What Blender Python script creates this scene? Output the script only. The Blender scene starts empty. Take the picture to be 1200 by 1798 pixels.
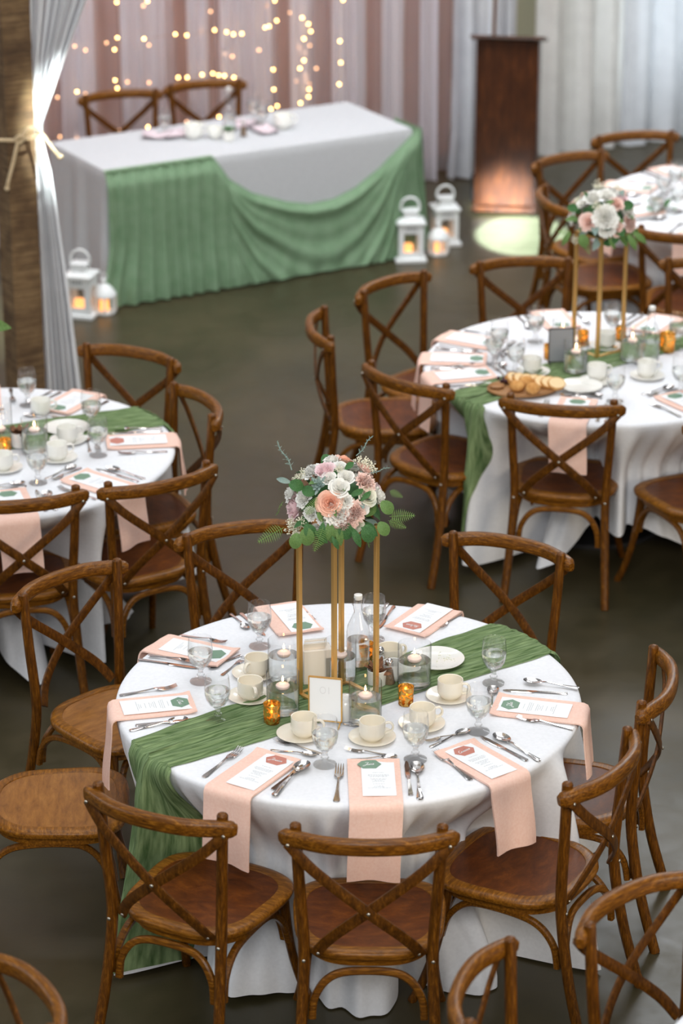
import bpy, math, random
from mathutils import Vector, Matrix, noise
PI = math.pi
sc = bpy.context.scene
col = sc.collection
random.seed(7)

# ------------------------------------------------------------ camera, world, lights, exposure
cam_d = bpy.data.cameras.new('camera')
cam = bpy.data.objects.new('camera', cam_d); col.objects.link(cam)
cam.location = (0, 0, 4.81)
cam.rotation_euler = (math.radians(90 - 21.991), 0, 0)
cam_d.sensor_fit = 'VERTICAL'; cam_d.sensor_height = 36.0; cam_d.lens = 99.1
cam_d.clip_end = 200
cam_d.dof.use_dof = True; cam_d.dof.focus_distance = 9.25; cam_d.dof.aperture_fstop = 2.3
sc.camera = cam
sc.view_settings.view_transform = 'Standard'; sc.view_settings.look = 'None'
sc.view_settings.exposure = 0.0; sc.view_settings.gamma = 1.0; sc.view_settings.use_curve_mapping = False
sc.cycles.max_bounces = 10; sc.cycles.transparent_max_bounces = 16; sc.cycles.transmission_bounces = 8
sc.cycles.sample_clamp_indirect = 6.0; sc.cycles.caustics_reflective = False; sc.cycles.caustics_refractive = False
wd = bpy.data.worlds.new('world'); sc.world = wd; wd.use_nodes = True
wd.node_tree.nodes['Background'].inputs[0].default_value = (0.93, 0.96, 1.0, 1)
wd.node_tree.nodes['Background'].inputs[1].default_value = 0.30

def area(name, loc, target, sx, sy, power, color, spread=180):
    l = bpy.data.lights.new(name, 'AREA'); l.shape = 'RECTANGLE'; l.size = sx; l.size_y = sy
    l.energy = power; l.color = color; l.spread = math.radians(spread)
    o = bpy.data.objects.new(name, l); col.objects.link(o); o.location = loc
    o.rotation_euler = (Vector(target) - Vector(loc)).to_track_quat('-Z', 'Y').to_euler()
    return o
def spot(name, loc, target, power, color, deg, size=0.05, blend=0.15):
    l = bpy.data.lights.new(name, 'SPOT'); l.energy = power; l.color = color
    l.spot_size = math.radians(deg); l.spot_blend = blend; l.shadow_soft_size = size
    o = bpy.data.objects.new(name, l); col.objects.link(o); o.location = loc
    o.rotation_euler = (Vector(target) - Vector(loc)).to_track_quat('-Z', 'Y').to_euler()
    return o
area('roof_daylight', (0.3, 8.8, 7.6), (0.3, 8.8, 0), 6.5, 9.0, 345, (0.97, 0.985, 1.0))
area('high_gable_window', (3.6, 20.2, 7.6), (1.6, 8, 0.3), 3.2, 2.2, 230, (0.92, 0.96, 1.0))
area('left_windows', (-6.5, 8, 3.6), (0, 8.5, 0.7), 6.0, 2.4, 110, (0.86, 0.94, 1.0))
area('warm_front_fill', (4.5, 3.0, 2.6), (0.6, 8.0, 0.4), 2.5, 2.5, 160, (1.0, 0.84, 0.62))  # warm fill added at the front right to lift the cloth sides
area('camera_side_fill', (-0.5, -2.0, 7.5), (0.2, 9.5, 0.8), 6.0, 2.5, 560, (1.0, 0.985, 0.96))  # unseen fill added behind the camera to brighten faces turned toward it
spot('sun_on_lectern_foot', (0.7, 5.2, 6.5), (1.00, 16.8, 0.08), 150000, (0.88, 1.0, 1.0), 2.0, 0.06, 1.0)
spot('sun_on_floor', (0.5, 7.0, 8.5), (1.09, 16.35, 0.0), 260000, (0.55, 0.82, 1.0), 2.7, 0.02, 0.2).data.use_square = True
spot('drape_uplight', (-0.5, 11.5, 3.0), (-1.27, 13.02, 1.55), 3600, (0.88, 1.0, 0.97), 15, 0.03, 1.0)
area('back_hall_daylight', (0.0, 14.2, 5.6), (0.3, 17.6, 0.6), 7.0, 2.0, 330, (0.97, 0.985, 1.0))

# ------------------------------------------------------------ materials
def nm(name):
    m = bpy.data.materials.new(name); m.use_nodes = True
    return m, m.node_tree.nodes, m.node_tree.links, m.node_tree.nodes['Principled BSDF']
def simple(name, c, rough=0.5, metal=0.0, spec=0.5, coat=0.0, sheen=0.0, emit=None, es=0.0):
    m, n, l, b = nm(name)
    b.inputs['Base Color'].default_value = (*c, 1); b.inputs['Roughness'].default_value = rough
    b.inputs['Metallic'].default_value = metal; b.inputs['Specular IOR Level'].default_value = spec
    b.inputs['Coat Weight'].default_value = coat
    if sheen: b.inputs['Sheen Weight'].default_value = sheen
    if emit: b.inputs['Emission Color'].default_value = (*emit, 1); b.inputs['Emission Strength'].default_value = es
    return m
def ramp(n, stops):
    r = n.new('ShaderNodeValToRGB'); e = r.color_ramp.elements
    while len(e) < len(stops): e.new(0.5)
    for i, (p, c) in enumerate(stops): e[i].position = p; e[i].color = (*c, 1)
    return r
def wood(name, dark, mid, light, scale=(14, 14, 1.8), rough=0.34, coat=0.25, bump=0.15, detail=6):
    m, n, l, b = nm(name)
    tc = n.new('ShaderNodeTexCoord'); mp = n.new('ShaderNodeMapping'); mp.inputs['Scale'].default_value = scale
    l.new(tc.outputs['Object'], mp.inputs[0])
    nz = n.new('ShaderNodeTexNoise'); nz.inputs['Scale'].default_value = 5; nz.inputs['Detail'].default_value = detail
    nz.inputs['Roughness'].default_value = 0.72; nz.inputs['Distortion'].default_value = 0.35
    l.new(mp.outputs[0], nz.inputs[0])
    r = ramp(n, [(0.28, dark), (0.53, mid), (0.80, light)])
    l.new(nz.outputs[0], r.inputs[0]); l.new(r.outputs[0], b.inputs['Base Color'])
    bp = n.new('ShaderNodeBump'); bp.inputs['Strength'].default_value = bump; bp.inputs['Distance'].default_value = 0.004
    l.new(nz.outputs[0], bp.inputs['Height']); l.new(bp.outputs[0], b.inputs['Normal'])
    b.inputs['Roughness'].default_value = rough; b.inputs['Coat Weight'].default_value = coat
    b.inputs['Coat Roughness'].default_value = 0.25; b.inputs['Specular IOR Level'].default_value = 0.22
    return m
def fabric(name, c1, c2, scale=40, rough=0.9, bump=0.25, trans=0.0, stretch=(1, 1, 1), dist=0.003):
    m, n, l, b = nm(name)
    tc = n.new('ShaderNodeTexCoord'); mp = n.new('ShaderNodeMapping'); mp.inputs['Scale'].default_value = stretch
    l.new(tc.outputs['Object'], mp.inputs[0])
    nz = n.new('ShaderNodeTexNoise'); nz.inputs['Scale'].default_value = scale; nz.inputs['Detail'].default_value = 5
    l.new(mp.outputs[0], nz.inputs[0])
    r = ramp(n, [(0.3, c1), (0.7, c2)])
    l.new(nz.outputs[0], r.inputs[0]); l.new(r.outputs[0], b.inputs['Base Color'])
    bp = n.new('ShaderNodeBump'); bp.inputs['Strength'].default_value = bump; bp.inputs['Distance'].default_value = dist
    l.new(nz.outputs[0], bp.inputs['Height']); l.new(bp.outputs[0], b.inputs['Normal'])
    b.inputs['Roughness'].default_value = rough; b.inputs['Specular IOR Level'].default_value = 0.2
    if trans:
        tr = n.new('ShaderNodeBsdfTranslucent'); l.new(r.outputs[0], tr.inputs[0])
        mx = n.new('ShaderNodeMixShader'); mx.inputs[0].default_value = trans
        l.new(b.outputs[0], mx.inputs[1]); l.new(tr.outputs[0], mx.inputs[2])
        l.new(mx.outputs[0], n['Material Output'].inputs[0])
    return m
def thin_glass(name, tint=(1, 1, 1), gloss=0.9):
    m, n, l, b = nm(name); n.remove(b)
    fr = n.new('ShaderNodeLayerWeight'); fr.inputs[0].default_value = 0.5
    mu = ramp(n, [(0.0, (0.045,) * 3), (0.55, (0.07,) * 3), (0.82, (0.18,) * 3), (1.0, (0.5,) * 3)])
    tn = ramp(n, [(0.0, (0.998,) * 3), (0.7, (0.985,) * 3), (0.88, (0.80,) * 3), (1.0, (0.16,) * 3)])
    tr = n.new('ShaderNodeBsdfTransparent'); l.new(fr.outputs['Facing'], tn.inputs[0]); l.new(tn.outputs[0], tr.inputs[0])
    gl = n.new('ShaderNodeBsdfGlossy'); gl.inputs[0].default_value = (gloss, gloss, gloss, 1); gl.inputs[1].default_value = 0.02
    mx = n.new('ShaderNodeMixShader')
    l.new(fr.outputs['Facing'], mu.inputs[0]); l.new(mu.outputs[0], mx.inputs[0])
    l.new(tr.outputs[0], mx.inputs[1]); l.new(gl.outputs[0], mx.inputs[2]); l.new(mx.outputs[0], n['Material Output'].inputs[0])
    return m
def solid_glass(name, ior=1.45, tint=(1, 1, 1), fac=0.5):
    m, n, l, b = nm(name); n.remove(b)
    g = n.new('ShaderNodeBsdfGlass'); g.inputs['Color'].default_value = (*tint, 1); g.inputs['Roughness'].default_value = 0.0
    g.inputs['IOR'].default_value = ior
    tr = n.new('ShaderNodeBsdfTransparent'); mx = n.new('ShaderNodeMixShader'); mx.inputs[0].default_value = fac
    l.new(tr.outputs[0], mx.inputs[1]); l.new(g.outputs[0], mx.inputs[2]); l.new(mx.outputs[0], n['Material Output'].inputs[0])
    return m
M = {}
M['rail'] = wood('chair_rail_wood', (0.028, 0.008, 0.001), (0.16, 0.056, 0.004), (0.46, 0.19, 0.020), (4, 30, 30), 0.33, 0.12)
M['leg'] = wood('chair_leg_wood', (0.022, 0.007, 0.001), (0.12, 0.040, 0.003), (0.36, 0.14, 0.014), (30, 30, 3.2), 0.36, 0.1)
M['slat'] = wood('chair_slat_wood', (0.022, 0.007, 0.001), (0.10, 0.034, 0.003), (0.27, 0.10, 0.012), (16, 16, 7), 0.40, 0.05)
M['seat'] = wood('seat_rim_wood', (0.05, 0.015, 0.002), (0.21, 0.077, 0.006), (0.46, 0.19, 0.022), (4, 22, 22), 0.36, 0.1)
M['panel_red'] = wood('seat_panel_red', (0.045, 0.011, 0.002), (0.11, 0.028, 0.004), (0.21, 0.060, 0.007), (2.5, 5, 5), 0.34, 0.1, 0.05)
M['panel_gold'] = wood('seat_panel_gold', (0.15, 0.055, 0.010), (0.27, 0.108, 0.020), (0.40, 0.175, 0.038), (2, 8, 8), 0.34, 0.25, 0.05)
M['steel'] = simple('polished_steel', (0.62, 0.59, 0.58), 0.14, 1.0)
M['screw'] = simple('screw_metal', (0.55, 0.52, 0.45), 0.35, 1.0)
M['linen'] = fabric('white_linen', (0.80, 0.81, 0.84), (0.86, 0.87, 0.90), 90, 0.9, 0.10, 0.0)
M['linen_head_dim'] = fabric('head_table_linen_dim', (0.50, 0.51, 0.53), (0.56, 0.57, 0.59), 90, 0.9, 0.08, 0.0)  # white linen greyed: the head table's dimmer light is put into its colour
M['napkin'] = fabric('blush_napkin', (0.86, 0.56, 0.46), (0.91, 0.64, 0.54), 120, 0.85, 0.12, 0.0)
def gauze(deg):
    m = fabric('green_gauze_%d' % deg, (0.065, 0.125, 0.04), (0.32, 0.43, 0.21), 26, 0.95, 1.0, 0.15, (0.35, 6.0, 0.35), 0.006)
    for nd in m.node_tree.nodes:
        if nd.type == 'MAPPING': nd.vector_type = 'POINT'; rot_ = nd
    tc = [nd for nd in m.node_tree.nodes if nd.type == 'TEX_COORD'][0]
    pre = m.node_tree.nodes.new('ShaderNodeMapping'); pre.inputs['Rotation'].default_value = (0, 0, math.radians(-deg))
    m.node_tree.links.new(tc.outputs['Object'], pre.inputs[0]); m.node_tree.links.new(pre.outputs[0], rot_.inputs[0])
    return m
M['drape_green'] = fabric('sage_chiffon', (0.22, 0.355, 0.21), (0.28, 0.42, 0.265), 14, 0.7, 0.1, 0.25)
M['drape_white'] = fabric('white_voile', (0.70, 0.72, 0.76), (0.78, 0.80, 0.84), 8, 0.8, 0.05, 0.35)
M['drape_grey'] = fabric('pale_grey_voile', (0.78, 0.77, 0.75), (0.86, 0.85, 0.83), 8, 0.8, 0.05, 0.35)
M['paper'] = simple('white_card', (0.88, 0.90, 0.92), 0.7)
M['ink'] = simple('grey_ink', (0.28, 0.29, 0.31), 0.8)
M['faint'] = simple('faint_grey_print', (0.74, 0.75, 0.77), 0.8)
M['white_ink'] = simple('white_ink', (0.92, 0.92, 0.92), 0.7)
M['badge_green'] = simple('sage_badge', (0.17, 0.29, 0.20), 0.55)
M['badge_rust'] = simple('rust_badge', (0.54, 0.20, 0.15), 0.55)
M['stone'] = simple('cream_stoneware', (0.84, 0.78, 0.66), 0.22, 0, 0.5, 0.3)
M['china'] = simple('white_china', (0.86, 0.85, 0.80), 0.2, 0, 0.5, 0.3)
M['gold'] = simple('brushed_gold', (0.74, 0.45, 0.15), 0.36, 0.8)
M['thin'] = thin_glass('clear_thin_glass')
M['glass'] = solid_glass('clear_cut_glass', 1.45, (1, 1, 1), 0.34)
M['water'] = solid_glass('still_water', 1.33, (0.97, 0.99, 0.98), 0.72)
M['wax'] = simple('pale_wax', (0.90, 0.72, 0.64), 0.5, 0, 0.4, 0, 0)
M['flame'] = simple('candle_flame', (1, 0.7, 0.4), 1, 0, 0, 0, 0, (1.0, 0.55, 0.22), 26)
M['wick'] = simple('burnt_wick', (0.03, 0.02, 0.02), 0.9)
M['lantern'] = simple('white_painted_metal', (0.80, 0.82, 0.82), 0.45)
M['led'] = simple('led_pillar_glow', (0.9, 0.5, 0.2), 0.6, 0, 0.3, 0, 0, (1.0, 0.42, 0.12), 1.6)
M['bulb'] = simple('fairy_bulb', (1, 0.8, 0.5), 0.4, 0, 0.3, 0, 0, (1.0, 0.56, 0.18), 17)
M['bulb_dim'] = simple('fairy_bulb_behind_voile', (1, 0.8, 0.5), 0.4, 0, 0.3, 0, 0, (1.0, 0.50, 0.24), 4.5)
M['wire'] = simple('copper_wire', (0.45, 0.28, 0.16), 0.4, 0.8)
M['rope'] = fabric('jute_rope', (0.50, 0.36, 0.20), (0.74, 0.60, 0.40), 160, 0.9, 0.8, 0, (1, 1, 1), 0.004)
M['lectern'] = wood('lectern_mahogany', (0.018, 0.005, 0.002), (0.055, 0.016, 0.005), (0.14, 0.045, 0.012), (6, 6, 1.2), 0.38, 0.35)
M['dark'] = simple('black_hardware', (0.02, 0.02, 0.022), 0.5)
M['bread'] = fabric('bread_crust', (0.48, 0.20, 0.05), (0.74, 0.42, 0.15), 30, 0.8, 0.2)
M['crumb'] = simple('bread_crumb', (0.86, 0.66, 0.38), 0.85)
M['board'] = wood('serving_board', (0.22, 0.10, 0.04), (0.36, 0.18, 0.07), (0.46, 0.25, 0.11), (3, 9, 9), 0.5, 0.05)
M['grape'] = simple('dark_grape', (0.05, 0.012, 0.02), 0.25)
M['pepper'] = fabric('ground_pepper', (0.12, 0.07, 0.04), (0.32, 0.22, 0.14), 400, 0.9, 0.3)
M['salt'] = fabric('table_salt', (0.75, 0.75, 0.76), (0.85, 0.85, 0.86), 300, 0.9, 0.2)
M['cream_box'] = simple('cream_wax_block', (0.86, 0.78, 0.68), 0.6)
M['dried'] = fabric('dried_petal', (0.11, 0.045, 0.025), (0.34, 0.17, 0.09), 50, 0.8, 0.3)
M['sign_grey'] = simple('grey_card_back', (0.30, 0.31, 0.33), 0.6)
# flowers and leaves
def petal(name, c, c2):
    return fabric(name, c, c2, 25, 0.7, 0.1, 0.12)
M['f_white'] = petal('white_petal', (0.90, 0.89, 0.84), (0.95, 0.94, 0.90))
M['f_cream'] = petal('cream_petal', (0.84, 0.83, 0.66), (0.90, 0.89, 0.78))
M['f_peach'] = petal('peach_petal', (0.93, 0.50, 0.36), (0.97, 0.66, 0.52))
M['f_blush'] = petal('blush_petal', (0.92, 0.62, 0.55), (0.96, 0.78, 0.70))
M['f_pink'] = petal('lilac_pink_petal', (0.90, 0.64, 0.68), (0.95, 0.80, 0.80))
M['leaf'] = fabric('deep_green_leaf', (0.035, 0.11, 0.035), (0.09, 0.22, 0.075), 20, 0.5, 0.15, 0.15)
M['leaf_light'] = fabric('light_green_leaf', (0.10, 0.20, 0.055), (0.20, 0.33, 0.11), 20, 0.5, 0.15, 0.2)
M['leaf_grey'] = fabric('grey_green_leaf', (0.20, 0.29, 0.26), (0.33, 0.43, 0.39), 20, 0.6, 0.1, 0.1)
M['bud'] = simple('cream_bud', (0.86, 0.83, 0.66), 0.7)
def voile_sheer(lo=0.30):
    m, n, l, b = nm('sheer_voile')
    b.inputs['Base Color'].default_value = (0.80, 0.77, 0.82, 1); b.inputs['Roughness'].default_value = 0.9
    tl = n.new('ShaderNodeBsdfTranslucent'); tl.inputs[0].default_value = (0.80, 0.77, 0.82, 1)
    m1 = n.new('ShaderNodeMixShader'); m1.inputs[0].default_value = 0.4
    l.new(b.outputs[0], m1.inputs[1]); l.new(tl.outputs[0], m1.inputs[2])
    tr = n.new('ShaderNodeBsdfTransparent'); m2 = n.new('ShaderNodeMixShader')
    lw = n.new('ShaderNodeLayerWeight'); lw.inputs[0].default_value = 0.5
    r = ramp(n, [(0.0, (lo, lo, lo)), (0.75, (0.88, 0.88, 0.88))])
    l.new(lw.outputs['Facing'], r.inputs[0]); l.new(r.outputs[0], m2.inputs[0])
    l.new(tr.outputs[0], m2.inputs[1]); l.new(m1.outputs[0], m2.inputs[2])
    l.new(m2.outputs[0], n['Material Output'].inputs[0])
    return m
M['sheer'] = voile_sheer()
M['sheer_front'] = voile_sheer(0.62)
def mercury():
    m, n, l, b = nm('gold_mercury_glass')
    tc = n.new('ShaderNodeTexCoord'); nz = n.new('ShaderNodeTexNoise'); nz.inputs['Scale'].default_value = 95
    nz.inputs['Detail'].default_value = 2
    l.new(tc.outputs['Object'], nz.inputs[0])
    r = ramp(n, [(0.46, (0, 0, 0)), (0.60, (1, 1, 1))]); l.new(nz.outputs[0], r.inputs[0])
    b.inputs['Base Color'].default_value = (0.72, 0.42, 0.10, 1); b.inputs['Metallic'].default_value = 0.8; b.inputs['Roughness'].default_value = 0.2
    tl = n.new('ShaderNodeBsdfTranslucent'); tl.inputs[0].default_value = (1.0, 0.62, 0.18, 1)
    tr = n.new('ShaderNodeBsdfTransparent'); tr.inputs[0].default_value = (1.0, 0.72, 0.34, 1)
    m0 = n.new('ShaderNodeMixShader'); m0.inputs[0].default_value = 0.45
    l.new(tl.outputs[0], m0.inputs[1]); l.new(tr.outputs[0], m0.inputs[2])
    mx = n.new('ShaderNodeMixShader'); l.new(r.outputs[0], mx.inputs[0])
    l.new(b.outputs[0], mx.inputs[1]); l.new(m0.outputs[0], mx.inputs[2]); l.new(mx.outputs[0], n['Material Output'].inputs[0])
    return m
M['mercury'] = mercury()
def concrete():
    m, n, l, b = nm('polished_concrete')
    tc = n.new('ShaderNodeTexCoord')
    n1 = n.new('ShaderNodeTexNoise'); n1.inputs['Scale'].default_value = 0.9; n1.inputs['Detail'].default_value = 8; n1.inputs['Roughness'].default_value = 0.6
    n2 = n.new('ShaderNodeTexNoise'); n2.inputs['Scale'].default_value = 7; n2.inputs['Detail'].default_value = 8; n2.inputs['Roughness'].default_value = 0.7
    l.new(tc.outputs['Object'], n1.inputs[0]); l.new(tc.outputs['Object'], n2.inputs[0])
    r1 = ramp(n, [(0.3, (0.032, 0.028, 0.013)), (0.7, (0.074, 0.058, 0.031))])
    r2 = ramp(n, [(0.3, (0.80, 0.82, 0.80)), (0.75, (1.18, 1.16, 1.14))])
    l.new(n1.outputs[0], r1.inputs[0]); l.new(n2.outputs[0], r2.inputs[0])
    mx = n.new('ShaderNodeMix'); mx.data_type = 'RGBA'; mx.blend_type = 'MULTIPLY'; mx.inputs[0].default_value = 1
    l.new(r1.outputs[0], mx.inputs[6]); l.new(r2.outputs[0], mx.inputs[7]); l.new(mx.outputs[2], b.inputs['Base Color'])
    r3 = ramp(n, [(0.3, (0.28, 0.28, 0.28)), (0.7, (0.42, 0.42, 0.42))]); l.new(n2.outputs[0], r3.inputs[0])
    l.new(r3.outputs[0], b.inputs['Roughness']); b.inputs['Specular IOR Level'].default_value = 0.36
    bp = n.new('ShaderNodeBump'); bp.inputs['Strength'].default_value = 0.06; bp.inputs['Distance'].default_value = 0.01
    l.new(n2.outputs[0], bp.inputs['Height']); l.new(bp.outputs[0], b.inputs['Normal'])
    return m
M['concrete'] = concrete()
def timber():
    m, n, l, b = nm('rough_sawn_timber')
    tc = n.new('ShaderNodeTexCoord'); mp = n.new('ShaderNodeMapping'); mp.inputs['Scale'].default_value = (3, 3, 45)
    l.new(tc.outputs['Object'], mp.inputs[0])
    n1 = n.new('ShaderNodeTexNoise'); n1.inputs['Scale'].default_value = 2.2; n1.inputs['Detail'].default_value = 6; n1.inputs['Roughness'].default_value = 0.7
    l.new(mp.outputs[0], n1.inputs[0])
    n2 = n.new('ShaderNodeTexNoise'); n2.inputs['Scale'].default_value = 7; n2.inputs['Detail'].default_value = 5
    l.new(tc.outputs['Object'], n2.inputs[0])
    r1 = ramp(n, [(0.25, (0.075, 0.045, 0.018)), (0.5, (0.17, 0.10, 0.042)), (0.8, (0.33, 0.22, 0.11))]); l.new(n1.outputs[0], r1.inputs[0])
    r2 = ramp(n, [(0.35, (0.45, 0.38, 0.33)), (0.62, (1.1, 1.1, 1.1))]); l.new(n2.outputs[0], r2.inputs[0])
    mx = n.new('ShaderNodeMix'); mx.data_type = 'RGBA'; mx.blend_type = 'MULTIPLY'; mx.inputs[0].default_value = 0.9
    l.new(r1.outputs[0], mx.inputs[6]); l.new(r2.outputs[0], mx.inputs[7]); l.new(mx.outputs[2], b.inputs['Base Color'])
    b.inputs['Roughness'].default_value = 0.75
    bp = n.new('ShaderNodeBump'); bp.inputs['Strength'].default_value = 0.7; bp.inputs['Distance'].default_value = 0.006
    l.new(n1.outputs[0], bp.inputs['Height']); l.new(bp.outputs[0], b.inputs['Normal'])
    return m
M['timber'] = timber()
M['wall_board'] = wood('stained_wall_board', (0.38, 0.14, 0.05), (0.56, 0.23, 0.11), (0.66, 0.32, 0.17), (3, 3, 0.6), 0.7, 0)
M['wall_beige'] = simple('beige_wall', (0.42, 0.40, 0.28), 0.9)
M['ceiling'] = simple('dark_barn_boards', (0.16, 0.13, 0.10), 0.9)
M['pane'] = simple('daylit_window_pane', (0.8, 0.9, 1), 0.3, 0, 0.3, 0, 0, (0.88, 0.97, 1.0), 2.2)

# ------------------------------------------------------------ mesh helpers
class MB:
    def __init__(s): s.v = []; s.f = []; s.sharp = False
    def add(s, v, f):
        k = len(s.v); s.v += [tuple(p) for p in v]; s.f += [tuple(i + k for i in q) for q in f]; return s
    def box(s, c, d, rot=None, bev=0.0):
        x, y, z = (a / 2 for a in d)
        if bev > 0:
            b = min(bev, x * .9, y * .9, z * .9); vs = []
            for (zz, e) in ((-z, b), (-z + b, 0), (z - b, 0), (z, b)):
                for (sx, sy) in ((-1, -1), (1, -1), (1, 1), (-1, 1)):
                    if (sx * sy) > 0: pts = ((x - e, y - b), (x - b, y - e)) if sx > 0 else ((x - e, y - b), (x - b, y - e))
                    else: pts = ((x - b, y - e), (x - e, y - b))
                    for (px, py) in pts: vs.append((sx * px, sy * py, zz))
            fs = [tuple(range(7, -1, -1)), tuple(range(24, 32))]
            for r in range(3):
                for i in range(8): fs.append((r * 8 + i, r * 8 + (i + 1) % 8, r * 8 + 8 + (i + 1) % 8, r * 8 + 8 + i))
        else:
            vs = [(sx * x, sy * y, sz * z) for sz in (-1, 1) for (sx, sy) in ((-1, -1), (1, -1), (1, 1), (-1, 1))]
            fs = [(3, 2, 1, 0), (4, 5, 6, 7), (0, 1, 5, 4), (1, 2, 6, 5), (2, 3, 7, 6), (3, 0, 4, 7)]
        if rot is not None: vs = [tuple(rot @ Vector(p)) for p in vs]
        return s.add([(p[0] + c[0], p[1] + c[1], p[2] + c[2]) for p in vs], fs)
    def tube(s, pts, r, seg=8, flat=None, up=None, caps=True):
        # swept section; r a number or list; flat=(a, b) gives an elliptic section
        P = [Vector(p) for p in pts]; n = len(P); vs = []; fs = []
        R = r if isinstance(r, (list, tuple)) else [r] * n
        prev = None
        for i in range(n):
            t = (P[min(i + 1, n - 1)] - P[max(i - 1, 0)]).normalized()
            if up is not None: a = Vector(up)
            else: a = prev if prev is not None else (Vector((0, 0, 1)) if abs(t.z) < 0.9 else Vector((0, 1, 0)))
            u = (a - t * a.dot(t)).normalized(); w = t.cross(u); prev = u
            fa, fb = flat if flat else (1, 1)
            for k in range(seg):
                th = 2 * PI * (k + 0.5) / seg
                cx, cy = math.cos(th), math.sin(th)
                if flat: cx = math.copysign(abs(cx) ** 0.6, cx); cy = math.copysign(abs(cy) ** 0.6, cy)
                vs.append(P[i] + u * cx * R[i] * fa + w * cy * R[i] * fb)
        for i in range(n - 1):
            for k in range(seg):
                a = i * seg + k; b = i * seg + (k + 1) % seg
                fs.append((a, b, b + seg, a + seg))
        if caps: fs.append(tuple(range(seg - 1, -1, -1))); fs.append(tuple(range((n - 1) * seg, n * seg)))
        return s.add(vs, fs)
    def lathe(s, prof, seg=28, c=(0, 0, 0), close=False):
        vs = []; fs = []; n = len(prof)
        for (r, z) in prof:
            for k in range(seg):
                a = 2 * PI * k / seg; vs.append((c[0] + r * math.cos(a), c[1] + r * math.sin(a), c[2] + z))
        for i in range(n - 1):
            for k in range(seg):
                a = i * seg + k; b = i * seg + (k + 1) % seg
                fs.append((a, b, b + seg, a + seg))
        if prof[0][0] > 1e-4 and close: fs.append(tuple(range(seg - 1, -1, -1)))
        if prof[-1][0] > 1e-4 and close: fs.append(tuple(range((n - 1) * seg, n * seg)))
        return s.add(vs, fs)
    def grid(s, nu, nv, fn, wrap=False, thick=0.0, nfn=None):
        vs = [fn(i / (nu if wrap else nu - 1), j / (nv - 1)) for i in range(nu) for j in range(nv)]
        m = nu if wrap else nu - 1
        fs = [(i * nv + j, ((i + 1) % nu) * nv + j, ((i + 1) % nu) * nv + j + 1, i * nv + j + 1) for i in range(m) for j in range(nv - 1)]
        if thick:
            k = len(vs); d = Vector(nfn or (0, 0, -1)) * thick
            vs2 = [tuple(Vector(p) + d) for p in vs]
            f2 = [tuple(q + k for q in reversed(f)) for f in fs]
            edge = []
            for i in range(nu - 1): edge.append((i * nv, (i + 1) * nv)); edge.append(((i + 1) * nv + nv - 1, i * nv + nv - 1))
            for j in range(nv - 1): edge.append((j + 1, j)); edge.append(((nu - 1) * nv + j, (nu - 1) * nv + j + 1))
            vs = vs + vs2; fs = fs + f2 + [(a, a + k, b + k, b) for a, b in edge]
        return s.add(vs, fs)
    def ball(s, c, r, seg=8, rings=5, sq=(1, 1, 1)):
        vs = [(c[0], c[1], c[2] + r * sq[2])]
        for i in range(1, rings):
            a = PI * i / rings
            for k in range(seg):
                b = 2 * PI * k / seg
                vs.append((c[0] + r * sq[0] * math.sin(a) * math.cos(b), c[1] + r * sq[1] * math.sin(a) * math.sin(b), c[2] + r * sq[2] * math.cos(a)))
        vs.append((c[0], c[1], c[2] - r * sq[2])); fs = []
        for k in range(seg): fs.append((0, 1 + k, 1 + (k + 1) % seg))
        for i in range(rings - 2):
            for k in range(seg):
                a = 1 + i * seg + k; b = 1 + i * seg + (k + 1) % seg
                fs.append((a, a + seg, b + seg, b))
        L = len(vs) - 1; o = 1 + (rings - 2) * seg
        for k in range(seg): fs.append((L, o + (k + 1) % seg, o + k))
        return s.add(vs, fs)
    def mesh(s, name, mat, smooth=True, angle=40):
        me = bpy.data.meshes.new(name); me.from_pydata(s.v, [], s.f)
        me.materials.append(M[mat] if isinstance(mat, str) else mat)
        if smooth:
            me.polygons.foreach_set('use_smooth', [True] * len(me.polygons))
            if angle is not None: me.set_sharp_from_angle(angle=math.radians(angle))
        me.update(); return me
def cat(pts, n=6):
    P = [Vector(p) for p in pts]; out = []
    for i in range(len(P) - 1):
        a = P[max(i - 1, 0)]; b = P[i]; c = P[i + 1]; d = P[min(i + 2, len(P) - 1)]
        for k in range(n):
            t = k / n
            out.append(0.5 * ((2 * b) + (c - a) * t + (2 * a - 5 * b + 4 * c - d) * t * t + (3 * b - a - 3 * c + d) * t ** 3))
    out.append(P[-1]); return out
def ob(name, me, parent=None, loc=(0, 0, 0), rz=0.0, scale=None, rot=None):
    o = bpy.data.objects.new(name, me); col.objects.link(o); o.parent = parent
    o.location = loc; o.rotation_euler = rot if rot is not None else (0, 0, rz)
    if scale is not None: o.scale = scale if hasattr(scale, '__len__') else (scale,) * 3
    return o
def tag(o, label=None, cat_=None, group=None, kind=None):
    if label: o['label'] = label
    if cat_: o['category'] = cat_
    if group: o['group'] = group
    if kind: o['kind'] = kind
    return o
def thing(name, label, cat_, loc=(0, 0, 0), rz=0.0, group=None, scale=None):
    return tag(ob(name, None, None, loc, rz, scale), label, cat_, group)
def put(kit, name, label, cat_, loc, rz=0.0, group=None, scale=None, rot=None):
    """kit: a mesh (one-mesh thing) or a list of (part name, mesh, [sub parts]); meshes are shared between copies."""
    if isinstance(kit, bpy.types.Mesh):
        return tag(ob(name, kit, None, loc, rz, scale, rot), label, cat_, group)
    t = tag(ob(name, None, None, loc, rz, scale, rot), label, cat_, group)
    for pt in kit:
        p = ob(pt[0], pt[1], t)
        if len(pt) > 2:
            for sp in pt[2]: ob(sp[0], sp[1], p)
        if len(pt) > 3 and pt[3]:
            p['label'] = pt[3]
    return t
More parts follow.
